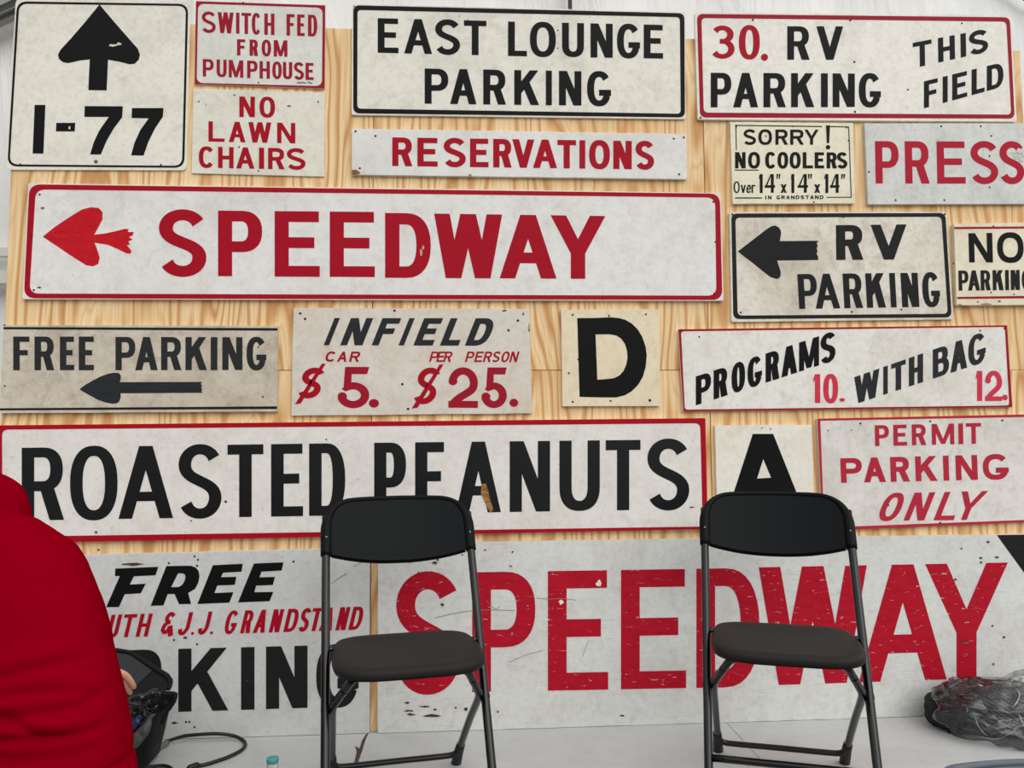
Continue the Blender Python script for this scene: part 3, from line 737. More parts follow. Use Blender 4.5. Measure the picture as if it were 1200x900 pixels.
C14 = (0, 480, .35); C14b = (400, 480, 440 / 1200)
g = Sign('peanuts_sign', 'very long white roasted peanuts sign with tall black letters and red edge', (0, 0, 1), [(-3, 498.5), (826.5, 490), (829.5, 620), (-3, 637)],
         sign_white('peanuts_white', (226, 222, 216), dirt=(176, 162, 146), amount=.35, seed=15.9, specks=.8, scratch=.15), t=.018, radius=1)
g.border([(-3, 498.5), (826.5, 490), (829.5, 620), (-3, 637)], [(2.5, 503.5), (820.5, 496), (823.5, 617), (3, 629)], 1, 7, m_red)
g.word('ROASTED', (72, 128, 1155, 112), (72, 371, 1155, 354), [(73, 215), (235, 394), (397, 580), (598, 742), (762, 882), (908, 1015), (1035, 1156)], 42, 33, m_black_gloss, crop=C14)
g.word('PEANUTS', (105, 106, 1112, 95), (105, 334, 1112, 318), [(105, 207), (236, 330), (366, 510), (538, 667), (697, 826), (845, 956), (978, 1112)], 39, 32, m_black_gloss, crop=C14b)
g.polys('splintered_patch', [[(448, 238), (462, 236), (470, 262), (476, 290), (486, 318), (478, 330), (466, 312), (456, 290), (446, 268)]], m_barewood, crop=C14b, over=16)
g.nails([(1092, 100), (640, 372), (322, 412)], crop=C14, r=.9)
g.chips([(756, 308, 7, 5), (330, 470, 5, 4), (322, 410, 6, 4)], m_darkchip, crop=C14, seed=21); g.chips([(1120, 312, 8, 3)], m_darkchip, crop=C14b, seed=22)

C15 = (820, 480, 380 / 1200)
g = Sign('letter_sign', 'square off white board with one big black letter a behind the right chair', C15, [(57, 58), (414, 56), (426, 418), (66, 420)],
         sign_white('letter_a_white', (232, 228, 216), dirt=(196, 178, 140), amount=.4, seed=16.3, specks=.6), t=.014, radius=1, jitter=.0006)
g.polys('lettering', [('hole', [(196, 90), (272, 90), (392, 392), (298, 392), (283, 325), (198, 325), (182, 392), (98, 392)], [(235, 183), (264, 252), (212, 255)])], m_black)
g.nails([(230, 68), (262, 72)], r=.9)

C16 = (960, 485, 130 / 836)
g = Sign('permit_sign', 'white permit parking only sign in dull red with red edge', C16, [(-14, 36), (1645, 2), (1655, 812), (26, 882)],
         sign_white('permit_white', (222, 218, 212), dirt=(160, 142, 126), amount=.5, seed=17.8, specks=.5), t=.014, radius=1)
g.border([(-14, 36), (1645, 2), (1655, 812), (26, 882)], [(8, 52), (1625, 22), (1632, 796), (38, 856)], 1, 1.5, m_red_faded)
g.word('PERMIT', (415, 86, 1222, 68), (425, 243, 1222, 224), [(421, 527), (560, 662), (699, 807), (849, 1018), (1050, 1086), (1107, 1222)], 33, 27, m_red_faded, shear=-3)
g.word('PARKING', (155, 335, 1427, 303), (165, 520, 1427, 492), [(165, 325), (338, 503), (540, 684), (728, 892), (938, 980), (1031, 1196), (1236, 1430)], 43, 37, m_red_faded, shear=-7)
g.word('ONLY', (450, 598, 1277, 578), (450, 806, 1200, 798), [(426, 580), (634, 790), (860, 1012), (988, 1190)], 44, 34, m_red_faded, shear=85)
g.nails([(311, 73), (837, 56), (1379, 49), (911, 822), (520, 688)], r=1.3); g.nails([(66, 125), (242, 122)], r=1.0, mat=m_barewood)

C17 = (110, 645, 170 / 1200); C17b = (100, 720, 350 / 1200)
g = Sign('direction_sign', 'low white board behind the left chair reading free parking for the grandstand', (0, 0, 1), [(10, 652.5), (433, 642), (433, 851.5), (6, 871)],
         sign_white('grandstand_board_white', (204, 205, 203), dirt=(158, 150, 140), amount=.4, seed=18.5, specks=.6, scratch=.12), t=.018, radius=.7, stands=True)
g.polys('lettering', [[(178, 150), (535, 135), (510, 206), (332, 214), (298, 282), (430, 275), (388, 355), (256, 362), (208, 468), (102, 470), (215, 212), (175, 212)],
                      ('hole', [(600, 130), (720, 127), (800, 126), (842, 140), (866, 168), (874, 210), (866, 262), (838, 318), (780, 352), (805, 442), (705, 445), (668, 360), (612, 361), (576, 455), (470, 458)],
                       [(697, 190), (735, 190), (754, 200), (758, 222), (750, 254), (732, 284), (702, 302), (640, 304)]),
                      [(985, 122), (1232, 110), (1222, 176), (1070, 184), (1052, 221), (1180, 218), (1166, 285), (1022, 290), (998, 352), (1156, 345), (1122, 432), (857, 443)],
                      [(1324, 108), (1569, 98), (1554, 166), (1387, 175), (1371, 222), (1499, 219), (1481, 286), (1343, 291), (1328, 345), (1485, 343), (1454, 420), (1193, 430)]], m_black, crop=C17)
g.word('YOUTH&J.J.GRANDSTAND', (105, 532, 2200, 463), (105, 722, 2200, 655),
       [(-120, -30), (-10, 70), (103, 192), (212, 318), (345, 445), (552, 640), (690, 778), (800, 826), (855, 938), (958, 984), (1068, 1165), (1208, 1290), (1312, 1412), (1445, 1532), (1566, 1666), (1684, 1764), (1770, 1862), (1858, 1968), (1996, 2080), (2104, 2200)],
       33, 29, m_red, shear=45, crop=C17)
g.word('PARKING', (375, 138, 1098, 120), (375, 391, 1098, 369), [(-130, 20), (20, 175), (182, 310), (374, 575), (626, 680), (726, 893), (928, 1098)], 53, 42, m_black_w, crop=C17b)
g.nails([(232, 656), (231, 663), (198, 660), (228, 652), (344, 658), (216, 861), (228, 852), (222, 846), (218, 846), (231, 755), (204, 750), (191, 850)], r=1.2)
g.chips([(205, 847, 5, 1.5), (217, 747, 3, 1.5), (155, 661, 14, 2)], m_darkchip, seed=30)
g.polys('scratch', stroke([(388, 684), (398, 677), (407, 672)], .7, .7) + stroke([(414, 664), (422, 660), (433, 655)], .7, .7), m_greyscratch)

C18 = (430, 630, T3); C18b = (820, 630, 380 / 1200)
g = Sign('speedway_sign', 'huge battered low white board with scratched red speedway letters behind both chairs', (0, 0, 1), [(443, 637), (1252, 625.5), (1254, 829.5), (442.5, 850.5)],
         sign_white('speedway_board_white', (212, 212, 208), dirt=(170, 160, 146), amount=.45, seed=19.7, specks=1., scratch=.4), t=.02, radius=.7, jitter=.0007, stands=True)
g.word('SPEED', (103, 126, 1380, 106), (103, 548, 1380, 524), [(103, 325), (370, 592), (636, 848), (893, 1122), (1158, 1380)], 66, 62, m_red_worn, crop=C18)
g.word('WAY', (218, 110, 1140, 92), (218, 548, 1140, 517), [(218, 618), (588, 914), (834, 1140)], 74, 72, m_red_worn, crop=C18b)
g.polys('black_corner', [[(1168, 627), (1252, 625.8), (1253, 744)]], m_black_w)
g.chips([(205, 70, 15, 9), (238, 88, 9, 7), (248, 78, 5, 5), (182, 124, 5, 5), (150, 86, 12, 3), (512, 50, 6, 4), (505, 100, 6, 3), (415, 44, 6, 4), (265, 236, 9, 7), (148, 608, 22, 4), (228, 626, 42, 7), (155, 622, 18, 5), (240, 604, 8, 4), (142, 580, 12, 4),
         (205, 594, 20, 4), (312, 598, 6, 4), (348, 602, 9, 8), (372, 616, 6, 4), (460, 612, 6, 4), (896, 626, 10, 4), (335, 60, 5, 3)], m_darkchip, crop=C18, seed=40)
g.chips([(816, 160, 12, 14), (682, 226, 10, 9)], sign_white('speedway_flake', (226, 224, 218), seed=2.), 'flaked_patch', crop=C18, seed=41)
g.chips([(1040, 92, 6, 6), (1100, 72, 9, 5), (1040, 75, 7, 5), (1066, 16, 7, 6), (945, 155, 6, 5), (1125, 368, 6, 5), (1086, 468, 5, 5), (968, 40, 5, 4), (1083, 326, 5, 4), (978, 384, 18, 4)], m_darkchip, crop=C18b, seed=42)
g.polys('scratch', stroke([(595, 212), (640, 216), (690, 214), (735, 220)], 1.6, 1.6) + stroke([(240, 282), (330, 262), (420, 254), (520, 256)], 2, 2) + stroke([(500, 438), (560, 412), (620, 396)], 1.5, 1.5) + stroke([(780, 360), (764, 400), (756, 420)], 1.5, 1.5)
        + stroke([(420, 222), (450, 250), (470, 238)], 1.5, 1.5), m_greyscratch, crop=C18, over=14)

C4 = (0, 200, 440 / 1200); C4b = (430, 200, 440 / 1200)
g = Sign('speedway_sign', 'long white sign with rounded red frame and red speedway letters after a heart shaped arrow', (0, 0, 1), [(33, 214.5), (845, 226), (848, 352.5), (26, 350.5)],
         sign_white('speedway_frame_white', (228, 226, 222), dirt=(178, 166, 146), amount=.4, seed=20.3, specks=.5), t=.014, radius=2)
g.border([(34.5, 216), (843.5, 227), (846.5, 351.5), (28, 349.5)], [(42, 222), (838, 231.5), (839.5, 346.5), (34.5, 344)], 13, 11, m_red)
g.polys('arrow', [[(137, 211), (175, 180), (220, 150), (262, 124), (290, 117), (315, 119), (328, 132), (328, 155), (315, 180), (301, 205), (340, 200), (375, 192), (398, 186), (412, 187), (408, 196), (428, 196), (424, 207), (412, 212), (424, 220), (410, 226), (416, 236), (406, 238),
                   (420, 256), (418, 265), (404, 264), (375, 250), (345, 237), (302, 230), (310, 250), (319, 278), (314, 298), (298, 306), (275, 302), (240, 280), (195, 250)]], m_red_bright, crop=C4)
g.word('SPEE', (508, 126, 1195, 132), (508, 336, 1195, 340), [(508, 660), (697, 838), (878, 1022), (1054, 1198)], 45, 34, m_red, crop=C4)
g.word('DWAY', (58, 135, 762, 145), (58, 342, 762, 346), [(58, 204), (215, 432), (424, 606), (587, 762)], 46, 36, m_red, crop=C4b)
g.nails([(46.5, 228), (37.5, 277), (39.5, 340), (836, 236.5), (838.5, 283.5), (837, 344)], r=1.2)
g.chips([(50, 244, 2.4, 1.2), (46, 337, 3, 1)], m_darkchip, seed=50)
g.chips([(174, 262, 5, 14), (180, 245, 4, 8)], sign_white('letter_scrape', (200, 150, 130), seed=4), 'scrape', crop=C4b, seed=51)
# bare corners outside the rounded frame
# ------------------------------------------------------------------ folding chairs
m_plastic = plain('black_moulded_plastic', (9, 11, 13), .5, .10, bump=.12)
m_tube = plain('black_enamelled_steel', (11, 12, 13), .14, .38)
m_rubber = plain('black_rubber', (24, 24, 25), .6)
m_rivet = plain('dull_steel_rivet', (150, 148, 144), .35, .5, .8)
m_seat = plain('scuffed_black_seat_plastic', (34, 31, 30), .55, .12, bump=.15)
m_grey_plastic = plain('grey_moulded_plastic', (84, 90, 98), .5, .3, bump=.1)
m_grey_tube = plain('grey_enamelled_steel', (96, 100, 106), .3, .5)

def fold_chair(label, loc, rz, plastic, seatm, tube, group):
    root = empty('folding_chair', loc, rz); tag(root, label, 'chair', group)
    post_y = lambda z: -.239 + .46 * z / .8
    wx = lambda z: .203 + .004 * z / .8
    B = lambda mb, name, mat, par=root, sm=True: mb.build(name, mat, par, sm, local=True)
    for s in (-1, 1):
        # front leg: one tube from the floor to the backrest
        zs = [0.012, .1, .3, .5, .7, .755]
        leg = B(MB().tube([(s * wx(z), post_y(z), z) for z in zs], .0115, 14), 'front_leg', tube)
        cap = B(MB().tube([(s * .203, post_y(0.0) - .001, 0.0), (s * .203, post_y(.03), .03)], [.0145, .0135], 14), 'foot_cap', m_rubber, leg)
    for s in (-1, 1):
        pts = smooth_path([(s * .183, .255, .012), (s * .184, .17, .098), (s * .186, .05, .205), (s * .187, -.067, .30), (s * .177, -.095, .330), (s * .158, -.128, .366)], 5)
        leg = B(MB().tube(pts, .0105, 12), 'rear_leg', tube)
        B(MB().tube([(s * .183, .264, 0), (s * .183, .235, .034), (s * .1835, .205, .066), (s * .184, .185, .084)], [.0155, .0150, .0135, .0125], 14), 'rubber_boot', m_rubber, leg)
        B(MB().tube([(s * .182, -.067, .30), (s * .216, -.067, .30)], .007, 10), 'pivot_bolt', m_rivet if False else tube, leg)
    # the rear legs turn in under the seat as one bent tube
    arc_pts = [(-.158, -.128, .366), (-.142, -.150, .392), (-.118, -.162, .405), (-.085, -.166, .409), (0, -.166, .409), (.085, -.166, .409), (.118, -.162, .405), (.142, -.150, .392), (.158, -.128, .366)]
    B(MB().tube(smooth_path(arc_pts, 5), .0105, 12), 'seat_support', tube)
    cb = [(-.1835, .192, .080), (-.180, .205, .060), (-.165, .214, .046), (-.13, .216, .043), (0, .217, .043), (.13, .216, .043), (.165, .214, .046), (.180, .205, .060), (.1835, .192, .080)]
    B(MB().tube(smooth_path(cb, 5), .0085, 12), 'rear_crossbar', tube)
    zc = .142
    B(MB().tube([(-.2, post_y(zc), zc), (-.1, post_y(zc), zc), (.1, post_y(zc), zc), (.2, post_y(zc), zc)], .0095, 12), 'front_crossbar', tube)
    # seat: dished slab with rolled edge
    NU, NR = 56, 9
    def outline(t):
        c, s_ = cos(t), sin(t); ex = 5.5 if s_ > 0 else 4.2
        X = .191 * math.copysign(abs(c) ** (2 / ex), c); Y = math.copysign(abs(s_) ** (2 / ex), s_)
        y = -.0675 + .1655 * Y
        X *= 1.0 - .05 * max(0, Y) - .03 * max(0, -Y) ** 3
        return X, y
    v, f = [], []
    prof = [(.985, -.026), (1.0, -.018), (.997, -.010), (.978, -.003), (.93, 0.0), (.8, -.003), (.6, -.007), (.35, -.010), (.12, -.011)]
    for q, dz in prof:
        for i in range(NU):
            X, y = outline(2 * pi * i / NU)
            yy = -.0675 + (y + .0675) * q
            front = max(0, (-yy - .10) / .13)
            v.append((X * q, yy, .440 + dz - .006 * front * front * (q > .5)))
    for k in range(NR - 1):
        for i in range(NU):
            j = (i + 1) % NU; f.append((k * NU + i, k * NU + j, (k + 1) * NU + j, (k + 1) * NU + i))
    f.append(tuple((NR - 1) * NU + i for i in range(NU)))
    n0 = len(v)
    for i in range(NU):
        X, y = outline(2 * pi * i / NU); v.append((X * .95, -.0675 + (y + .0675) * .95, .418))
    for i in range(NU):
        j = (i + 1) % NU; f.append((i, n0 + i, n0 + j, j))
    f.append(tuple(n0 + i for i in range(NU - 1, -1, -1)))
    seat = recalc(mesh_obj('seat', v, f, seatm, root, True, local=True))
    for s in (-1, 1):
        B(MB().tube([(s * .178, .010, .428), (s * .207, .010, .428)], .008, 10), 'seat_pivot', tube, seat)
    # backrest: curved panel with rounded top corners
    NX_, NZ_ = 40, 12
    v, f = [], []
    HW = .196
    for side in (0, 1):
        for j in range(NZ_ + 1):
            for i in range(NX_ + 1):
                u = -1 + 2 * i / NX_; x = HW * u
                rc = .075; dx = max(0, abs(x) - (HW + .012 - rc)); top = .803 - (rc - math.sqrt(max(0, rc * rc - dx * dx))) * .92
                bot = .655 - .026 * (1 - abs(u) ** 2.2)
                z = bot + (top - bot) * j / NZ_
                roll = .010 * (j == 0) + .003 * (j == 1)
                y = post_y(z) + .030 * (1 - u * u) - .004 + (side * .014) + (roll * .0 if side else -roll * (1 - u * u) * .6)
                v.append((x, y, z))
    W_ = NX_ + 1; N_ = W_ * (NZ_ + 1)
    for j in range(NZ_):
        for i in range(NX_):
            q = j * W_ + i; f.append((q, q + 1, q + W_ + 1, q + W_)); f.append((N_ + q, N_ + q + W_, N_ + q + W_ + 1, N_ + q + 1))
    for i in range(NX_):
        f.append((i, N_ + i, N_ + i + 1, i + 1)); t_ = NZ_ * W_ + i; f.append((t_, t_ + 1, N_ + t_ + 1, N_ + t_))
    for j in range(NZ_):
        l = j * W_; f.append((l, l + W_, N_ + l + W_, N_ + l)); r_ = j * W_ + NX_; f.append((r_, N_ + r_, N_ + r_ + W_, r_ + W_))
    back = recalc(mesh_obj('backrest', v, f, plastic, root, True, local=True)); bevel(back, .004, 2, 50)
    half = [(.2055, .652), (.206, .69), (.2062, .720), (.203, .744), (.193, .766), (.176, .783), (.152, .7935), (.12, .7975), (.06, .7985)]
    yb = lambda x, z: post_y(z) + .030 * (1 - min(1, abs(x) / HW) ** 2)
    path = [(-x, yb(x, z), z) for x, z in half] + [(0, yb(0, .799), .799)] + [(x, yb(x, z), z) for x, z in half[::-1]]
    P_ = smooth_path(path, 3); rr = []
    for p in P_: rr.append(.0155 if p.z < .725 else max(.0075, .0155 - (p.z - .725) * .13))
    rim = B(MB().tube(P_, rr, 14), 'rim', plastic, back)
    lip = [(HW * .97 * u, post_y(.655 - .026 * (1 - abs(u) ** 2.2)) + .030 * (1 - u * u) + .008, .653 - .026 * (1 - abs(u) ** 2.2)) for u in [-1 + k / 10 for k in range(21)]]
    B(MB().tube(lip, .008, 10), 'lower_lip', plastic, back)
    for s in (-1, 1):
        B(MB().tube([(s * .2055, post_y(.702) - .0145, .702), (s * .2055, post_y(.702) - .0175, .703)], [.0035, .0025], 10), 'rivet', m_rivet, rim)
    return root
fold_chair('black folding chair on the stage in front of the gap between the two low boards', (-.153, 2.106, 0), .175, m_plastic, m_seat, m_tube, 'folding chairs')
fold_chair('black folding chair on the stage below the letter a square', (.885, 2.115, 0), -.328, m_plastic, m_seat, m_tube, 'folding chairs')
tp = on_level(1091, 912, GROUND + .79)
fold_chair('grey chair on the ground in front, only its rounded backrest top showing', (tp.x + .20, tp.y - .215, GROUND), .0, m_grey_plastic, m_grey_plastic, m_grey_tube, 'folding chairs')

# ------------------------------------------------------------------ bottle, cable
m_clear = NT('clear_bottle_plastic'); m_clear.color((1, 1, 1, 1)); m_clear.rough(.05); m_clear.b.inputs['Transmission Weight'].default_value = 1.0; m_clear.b.inputs['IOR'].default_value = 1.2; m_clear = m_clear.m
m_teal = plain('teal_plastic_cap', (62, 136, 132), .4)
bp = on_level(319.5, 888, .205)
bt = empty('water_bottle', (bp.x, bp.y, 0)); tag(bt, 'clear plastic water bottle with teal cap standing at the stage edge', 'bottle')
MB().lathe((bp.x, bp.y, 0), [(.024, .0), (.030, .004), (.031, .03), (.029, .05), (.031, .07), (.029, .09), (.031, .115), (.030, .135), (.024, .155), (.016, .172), (.0125, .184), (.0125, .198)], 28).build('bottle_body', m_clear, bt, True)
MB().lathe((bp.x, bp.y, 0), [(.0140, .194), (.0144, .195), (.0144, .203), (.0138, .205), (.010, .2055)], 24).build('cap', m_teal, bt, True)

m_cable = plain('black_rubber_cable', (26, 26, 28), .5)
m_conn = plain('smoky_grey_connector', (98, 98, 94), .35, .5)
cpx = [(160, 897), (172, 887), (190, 872), (212, 863.5), (236, 860.5), (258, 860), (276, 863), (287, 870), (284, 878), (270, 886), (252, 892.5), (238, 896.5), (226, 898), (217, 904), (213, 912)]
def on_deck(u, v, z=.0065, lim=2.625):       # lies on the stage, lifted where the loop leans on the board
    p = on_level(u, v, z)
    return p if p.y < lim else on_wall(u, v, lim)
cp = [on_deck(u, v) for u, v in cpx]
cbl = empty('audio_cable', (cp[5].x, cp[5].y, 0)); tag(cbl, 'black cable looping over the white stage beside the open bag', 'cable')
MB().tube(smooth_path(cp, 8), .0055, 10).build('cord', m_cable, cbl, True)
q0, q1 = on_deck(178, 882, .009), on_deck(197, 870, .009)
MB().tube([q0, q0.lerp(q1, .15), q0.lerp(q1, .85), q1], [.007, .009, .009, .007], 12).build('connector', m_conn, cbl, True)
q0, q1 = on_level(220, 901, .010), on_level(233, 896, .010)
MB().tube([q0, q0.lerp(q1, .2), q0.lerp(q1, .8), q1], [.007, .010, .0095, .006], 12).build('plug', m_cable, cbl, True)
c2 = [on_level(u, v, .0065) for u, v in [(150, 909), (162, 902), (180, 898), (194, 897.5), (202, 902), (204, 911)]]
tag(MB().tube(smooth_path(c2, 6), .005, 10).build('loose_cable', m_cable, None, True, loc=(c2[2].x, c2[2].y, 0)), 'second black cable end curling on the stage at the picture bottom', 'cable')
# dark split along the seam of the stage boards
sp = [on_level(u, v, .0006) for u, v in [(432, 858), (430.5, 862), (426, 872), (424.5, 880), (420.5, 888), (416, 902), (412.5, 902), (416, 890), (418, 881), (416, 874), (421.5, 877), (424, 868), (428.5, 861)]]
mesh_obj('splintered_crack', sp, [tuple(range(len(sp)))], m_darkchip, deck)

# ------------------------------------------------------------------ open black bag
m_bag = plain('black_nylon', (15, 15, 17), .6, .15, bump=.4)
m_lining = plain('charcoal_lining', (50, 51, 53), .8, .1, bump=.2)
m_shine = plain('glossy_black_vinyl', (12, 13, 18), .18, .45)
m_mesh = plain('grey_mesh_pocket', (70, 70, 70), .6)
m_blue = plain('blue_plastic', (22, 32, 84), .3)
def at(u, v, y): return on_wall(u, v, y)
bagc = at(150, 868, 2.42)
bag = empty('shoulder_bag', (bagc.x, 2.45, 0)); tag(bag, 'open black bag on the stage by the wall, reached into by the person', 'bag')
def loft(rings):
    n = len(rings[0]); v = [p for r in rings for p in r]; f = []
    for i in range(len(rings) - 1):
        for k in range(n):
            k2 = (k + 1) % n; f.append((i * n + k, i * n + k2, (i + 1) * n + k2, (i + 1) * n + k))
    f.append(tuple(range(n - 1, -1, -1))); f.append(tuple((len(rings) - 1) * n + k for k in range(n)))
    return v, f
def rrect(x0, x1, y0, y1, z, ex=4, n=32, tilt=0):
    cx, cy = (x0 + x1) / 2, (y0 + y1) / 2; out = []
    for k in range(n):
        t = 2 * pi * k / n; c, s = cos(t), sin(t)
        X = cx + (x1 - x0) / 2 * math.copysign(abs(c) ** (2 / ex), c); Y = cy + (y1 - y0) / 2 * math.copysign(abs(s) ** (2 / ex), s)
        out.append(Vector((X, Y, z + tilt * (X - cx))))
    return out
# hollow tub: outside rings up, then inside rings down
Xr = lambda u, y: at(u, 840, y).x
rings = [rrect(-1.34, Xr(172, 2.46), 2.34, 2.56, .003), rrect(-1.36, Xr(183, 2.46), 2.33, 2.565, .02), rrect(-1.38, Xr(189, 2.46), 2.33, 2.57, .09, tilt=.02), rrect(-1.39, Xr(194, 2.46), 2.33, 2.575, .145, tilt=.06),
         rrect(-1.39, Xr(195, 2.46), 2.33, 2.575, .155, tilt=.08), rrect(-1.375, Xr(191, 2.46), 2.345, 2.56, .15, tilt=.08), rrect(-1.36, Xr(186, 2.46), 2.355, 2.55, .06)]
v, f = loft(rings); o = recalc(mesh_obj('bag_body', v, f, m_bag, bag, True))
# lid with padded rim, thrown back against the wall; the grey lining faces out
lid_px = [(112, 763), (134, 761), (152, 764), (165, 772), (180, 782), (195, 791), (201, 799), (199, 809), (186, 812), (165, 818), (146, 826), (120, 826)]
def slab(name, pxs, yfun, th, mat, parent):
    fr = [at(u, v, yfun(u, v)) for u, v in pxs]; bk = [p + Vector((0, th, 0)) for p in fr]; n = len(fr)
    o = recalc(mesh_obj(name, fr + bk, [tuple(range(n)), tuple(range(2 * n - 1, n - 1, -1))] + [(i, (i + 1) % n, n + (i + 1) % n, n + i) for i in range(n)], mat, parent))
    return o
lid_y = lambda u, v: 2.52 - (v - 760) * .0022
lid = bevel(slab('lid', lid_px, lid_y, .022, m_bag, bag), .006, 3, 30)
slab('lining', [(114, 767), (133, 764.5), (151, 767), (164, 775.5), (178, 786), (160, 803), (143, 818), (116, 822)], lambda u, v: lid_y(u, v) - .003, .003, m_lining, lid)
rim = [at(u, v, lid_y(u, v) - .003) for u, v in [(134, 762), (152, 765), (165, 773), (180, 783), (195, 792.5), (199.5, 800), (197.5, 808)]]
MB().tube(smooth_path(rim, 5), .006, 10).build('piping', m_bag, lid, True)
# glossy inner pouch, side wing, mesh pocket and bits inside
def crumple(name, px_list, ydepth, mat, parent, amp=.01, seed=0, th=.02):
    cen = (sum(p[0] for p in px_list) / len(px_list), sum(p[1] for p in px_list) / len(px_list))
    v, f = [], []; R = 6; n = len(px_list) * 4
    P = [(q.x, q.y) for q in smooth_path([(p[0], p[1], 0) for p in px_list], 4, closed=True)]
    for r in range(R + 1):
        q = r / R
        for k in range(n):
            u = cen[0] + (P[k][0] - cen[0]) * q; w = cen[1] + (P[k][1] - cen[1]) * q
            y = ydepth - th * (1 - q ** 3) - amp * noise.noise(Vector((u * .12 + seed, w * .12, seed)))
            v.append(at(u, w, y))
    for r in range(R):
        for k in range(n):
            k2 = (k + 1) % n; f.append((r * n + k, r * n + k2, (r + 1) * n + k2, (r + 1) * n + k))
    o = mesh_obj(name, v, f, mat, parent, True)
    s_ = o.modifiers.new('thickness', 'SOLIDIFY'); s_.thickness = .004
    return o
crumple('inner_pouch', [(140, 826), (160, 812), (182, 806), (192, 812), (190, 826), (180, 840), (165, 852), (150, 850)], 2.335, m_shine, bag, .03, 3)
crumple('side_flap', [(166, 822), (184, 811), (200, 810), (206.5, 812), (203, 820), (198, 827), (190, 834), (178, 836)], 2.325, m_bag, bag, .012, 5, .012)
crumple('mesh_pocket', [(150, 872), (158, 858), (170, 846), (178, 842), (176, 856), (168, 868), (158, 878)], 2.31, m_mesh, bag, .012, 7, .015)
crumple('pouch_trim', [(153, 850), (158, 843), (163, 838), (166, 842), (162, 850), (156, 856)], 2.296, m_blue, bag, .006, 9, .006)
strap = [at(u, v, y) for u, v, y in [(204, 812, 2.32), (206, 814, 2.315), (204, 822, 2.312), (199, 830, 2.315), (193, 838, 2.32), (190, 848, 2.325)]]
MB().tube(smooth_path(strap, 5), .006, 8, .5).build('strap', m_bag, bag, True)

# ------------------------------------------------------------------ dark clothing in a clear plastic bag
def cloth_mat():
    t = NT('dark_grey_ribbed_cloth'); p = t.pos(scale=(1, 1, 1), obj=True)
    wv = t.n('ShaderNodeTexWave'); wv.bands_direction = 'DIAGONAL'; wv.inputs['Scale'].default_value = 38; wv.inputs['Distortion'].default_value = 2.5; wv.inputs['Detail'].default_value = 2
    t.l(p, wv.inputs['Vector'])
    t.color(t.ramp(wv.outputs['Fac'], (.2, lin((30, 31, 33))), (.8, lin((62, 62, 60))))); t.rough(.8); t.bump(wv.outputs['Fac'], .5, .004); return t.m
m_cloth = cloth_mat()
m_cloth2 = plain('black_cloth', (32, 31, 34), .75, .25, bump=.3)
gc = on_level(1150, 860, 0)
def blob(c, r, amp, freq, seed, sub=5, sq=2.6, floor_z=0.002, rot=0.0):
    bm = bmesh.new(); bmesh.ops.create_icosphere(bm, subdivisions=sub, radius=1.0)
    for v in bm.verts:
        n = v.co.normalized(); q = Vector((math.copysign(abs(n.x) ** (2 / sq), n.x), math.copysign(abs(n.y) ** (2 / sq), n.y), math.copysign(abs(n.z) ** (2 / sq), n.z)))
        d = 1 + amp * (noise.noise(n * freq + Vector((seed, 0, 0))) + .5 * noise.noise(n * freq * 2.3 + Vector((0, seed, 0))))
        p = Vector((q.x * r[0], q.y * r[1], q.z * r[2])) * d
        p = Matrix.Rotation(rot, 3, 'Z') @ p + Vector(c)
        if p.z < floor_z: p.z = floor_z
        if p.y > WALL - .026: p.y = WALL - .026
        v.co = p
    vs = [v.co.copy() for v in bm.verts]; fs = [tuple(x.index for x in f.verts) for f in bm.faces]; bm.free(); return vs, fs
gx = lambda u, y: at(u, 830, y).x
cl = empty('folded_clothing', (gx(1155, 2.5), 2.5, 0)); tag(cl, 'bundle of dark ribbed clothing inside the clear plastic bag', 'clothing')
v, f = blob((gx(1166, 2.52), 2.52, .070), (.155, .095, .088), .13, 1.6, 3.1, rot=-.25); mesh_obj('main_bundle', v, f, m_cloth, cl, True)
v, f = blob((gx(1117, 2.55), 2.55, .055), (.085, .075, .062), .14, 1.8, 7.7, rot=.3); mesh_obj('rolled_sleeve', v, f, m_cloth2, cl, True)
def film_mat():
    t = NT('clear_plastic_film'); t.t.nodes.remove(t.b)
    tr = t.n('ShaderNodeBsdfTransparent'); gl = t.n('ShaderNodeBsdfGlossy'); gl.inputs['Roughness'].default_value = .06; mx = t.n('ShaderNodeMixShader')
    fr = t.n('ShaderNodeFresnel'); fr.inputs['IOR'].default_value = 1.45
    b = t.n('ShaderNodeBump'); b.inputs['Strength'].default_value = .55; b.inputs['Distance'].default_value = .03
    rg = t.math('ABSOLUTE', t.math('SUBTRACT', t.noise(t.pos(scale=(.7, 1, 1.6)), 7, 2, .5, 1.0), .5))
    t.l(t.math('MULTIPLY', t.math('POWER', rg, .5), .6), b.inputs['Height'])
    t.l(b.outputs[0], fr.inputs['Normal']); t.l(b.outputs[0], gl.inputs['Normal'])
    tr.inputs['Color'].default_value = (.93, .94, .95, 1)
    t.l(t.math('MINIMUM', t.math('MULTIPLY', fr.outputs[0], 1.5), .8), mx.inputs[0]); t.l(tr.outputs[0], mx.inputs[1]); t.l(gl.outputs[0], mx.inputs[2]); t.l(mx.outputs[0], t.out.inputs[0]); return t.m
v, f = blob((gx(1176, 2.48), 2.48, .066), (.205, .150, .096), .14, 2.2, 5.5, 5, 2.3, rot=-.2)
cc = Vector((gx(1176, 2.48), 2.48, .05))
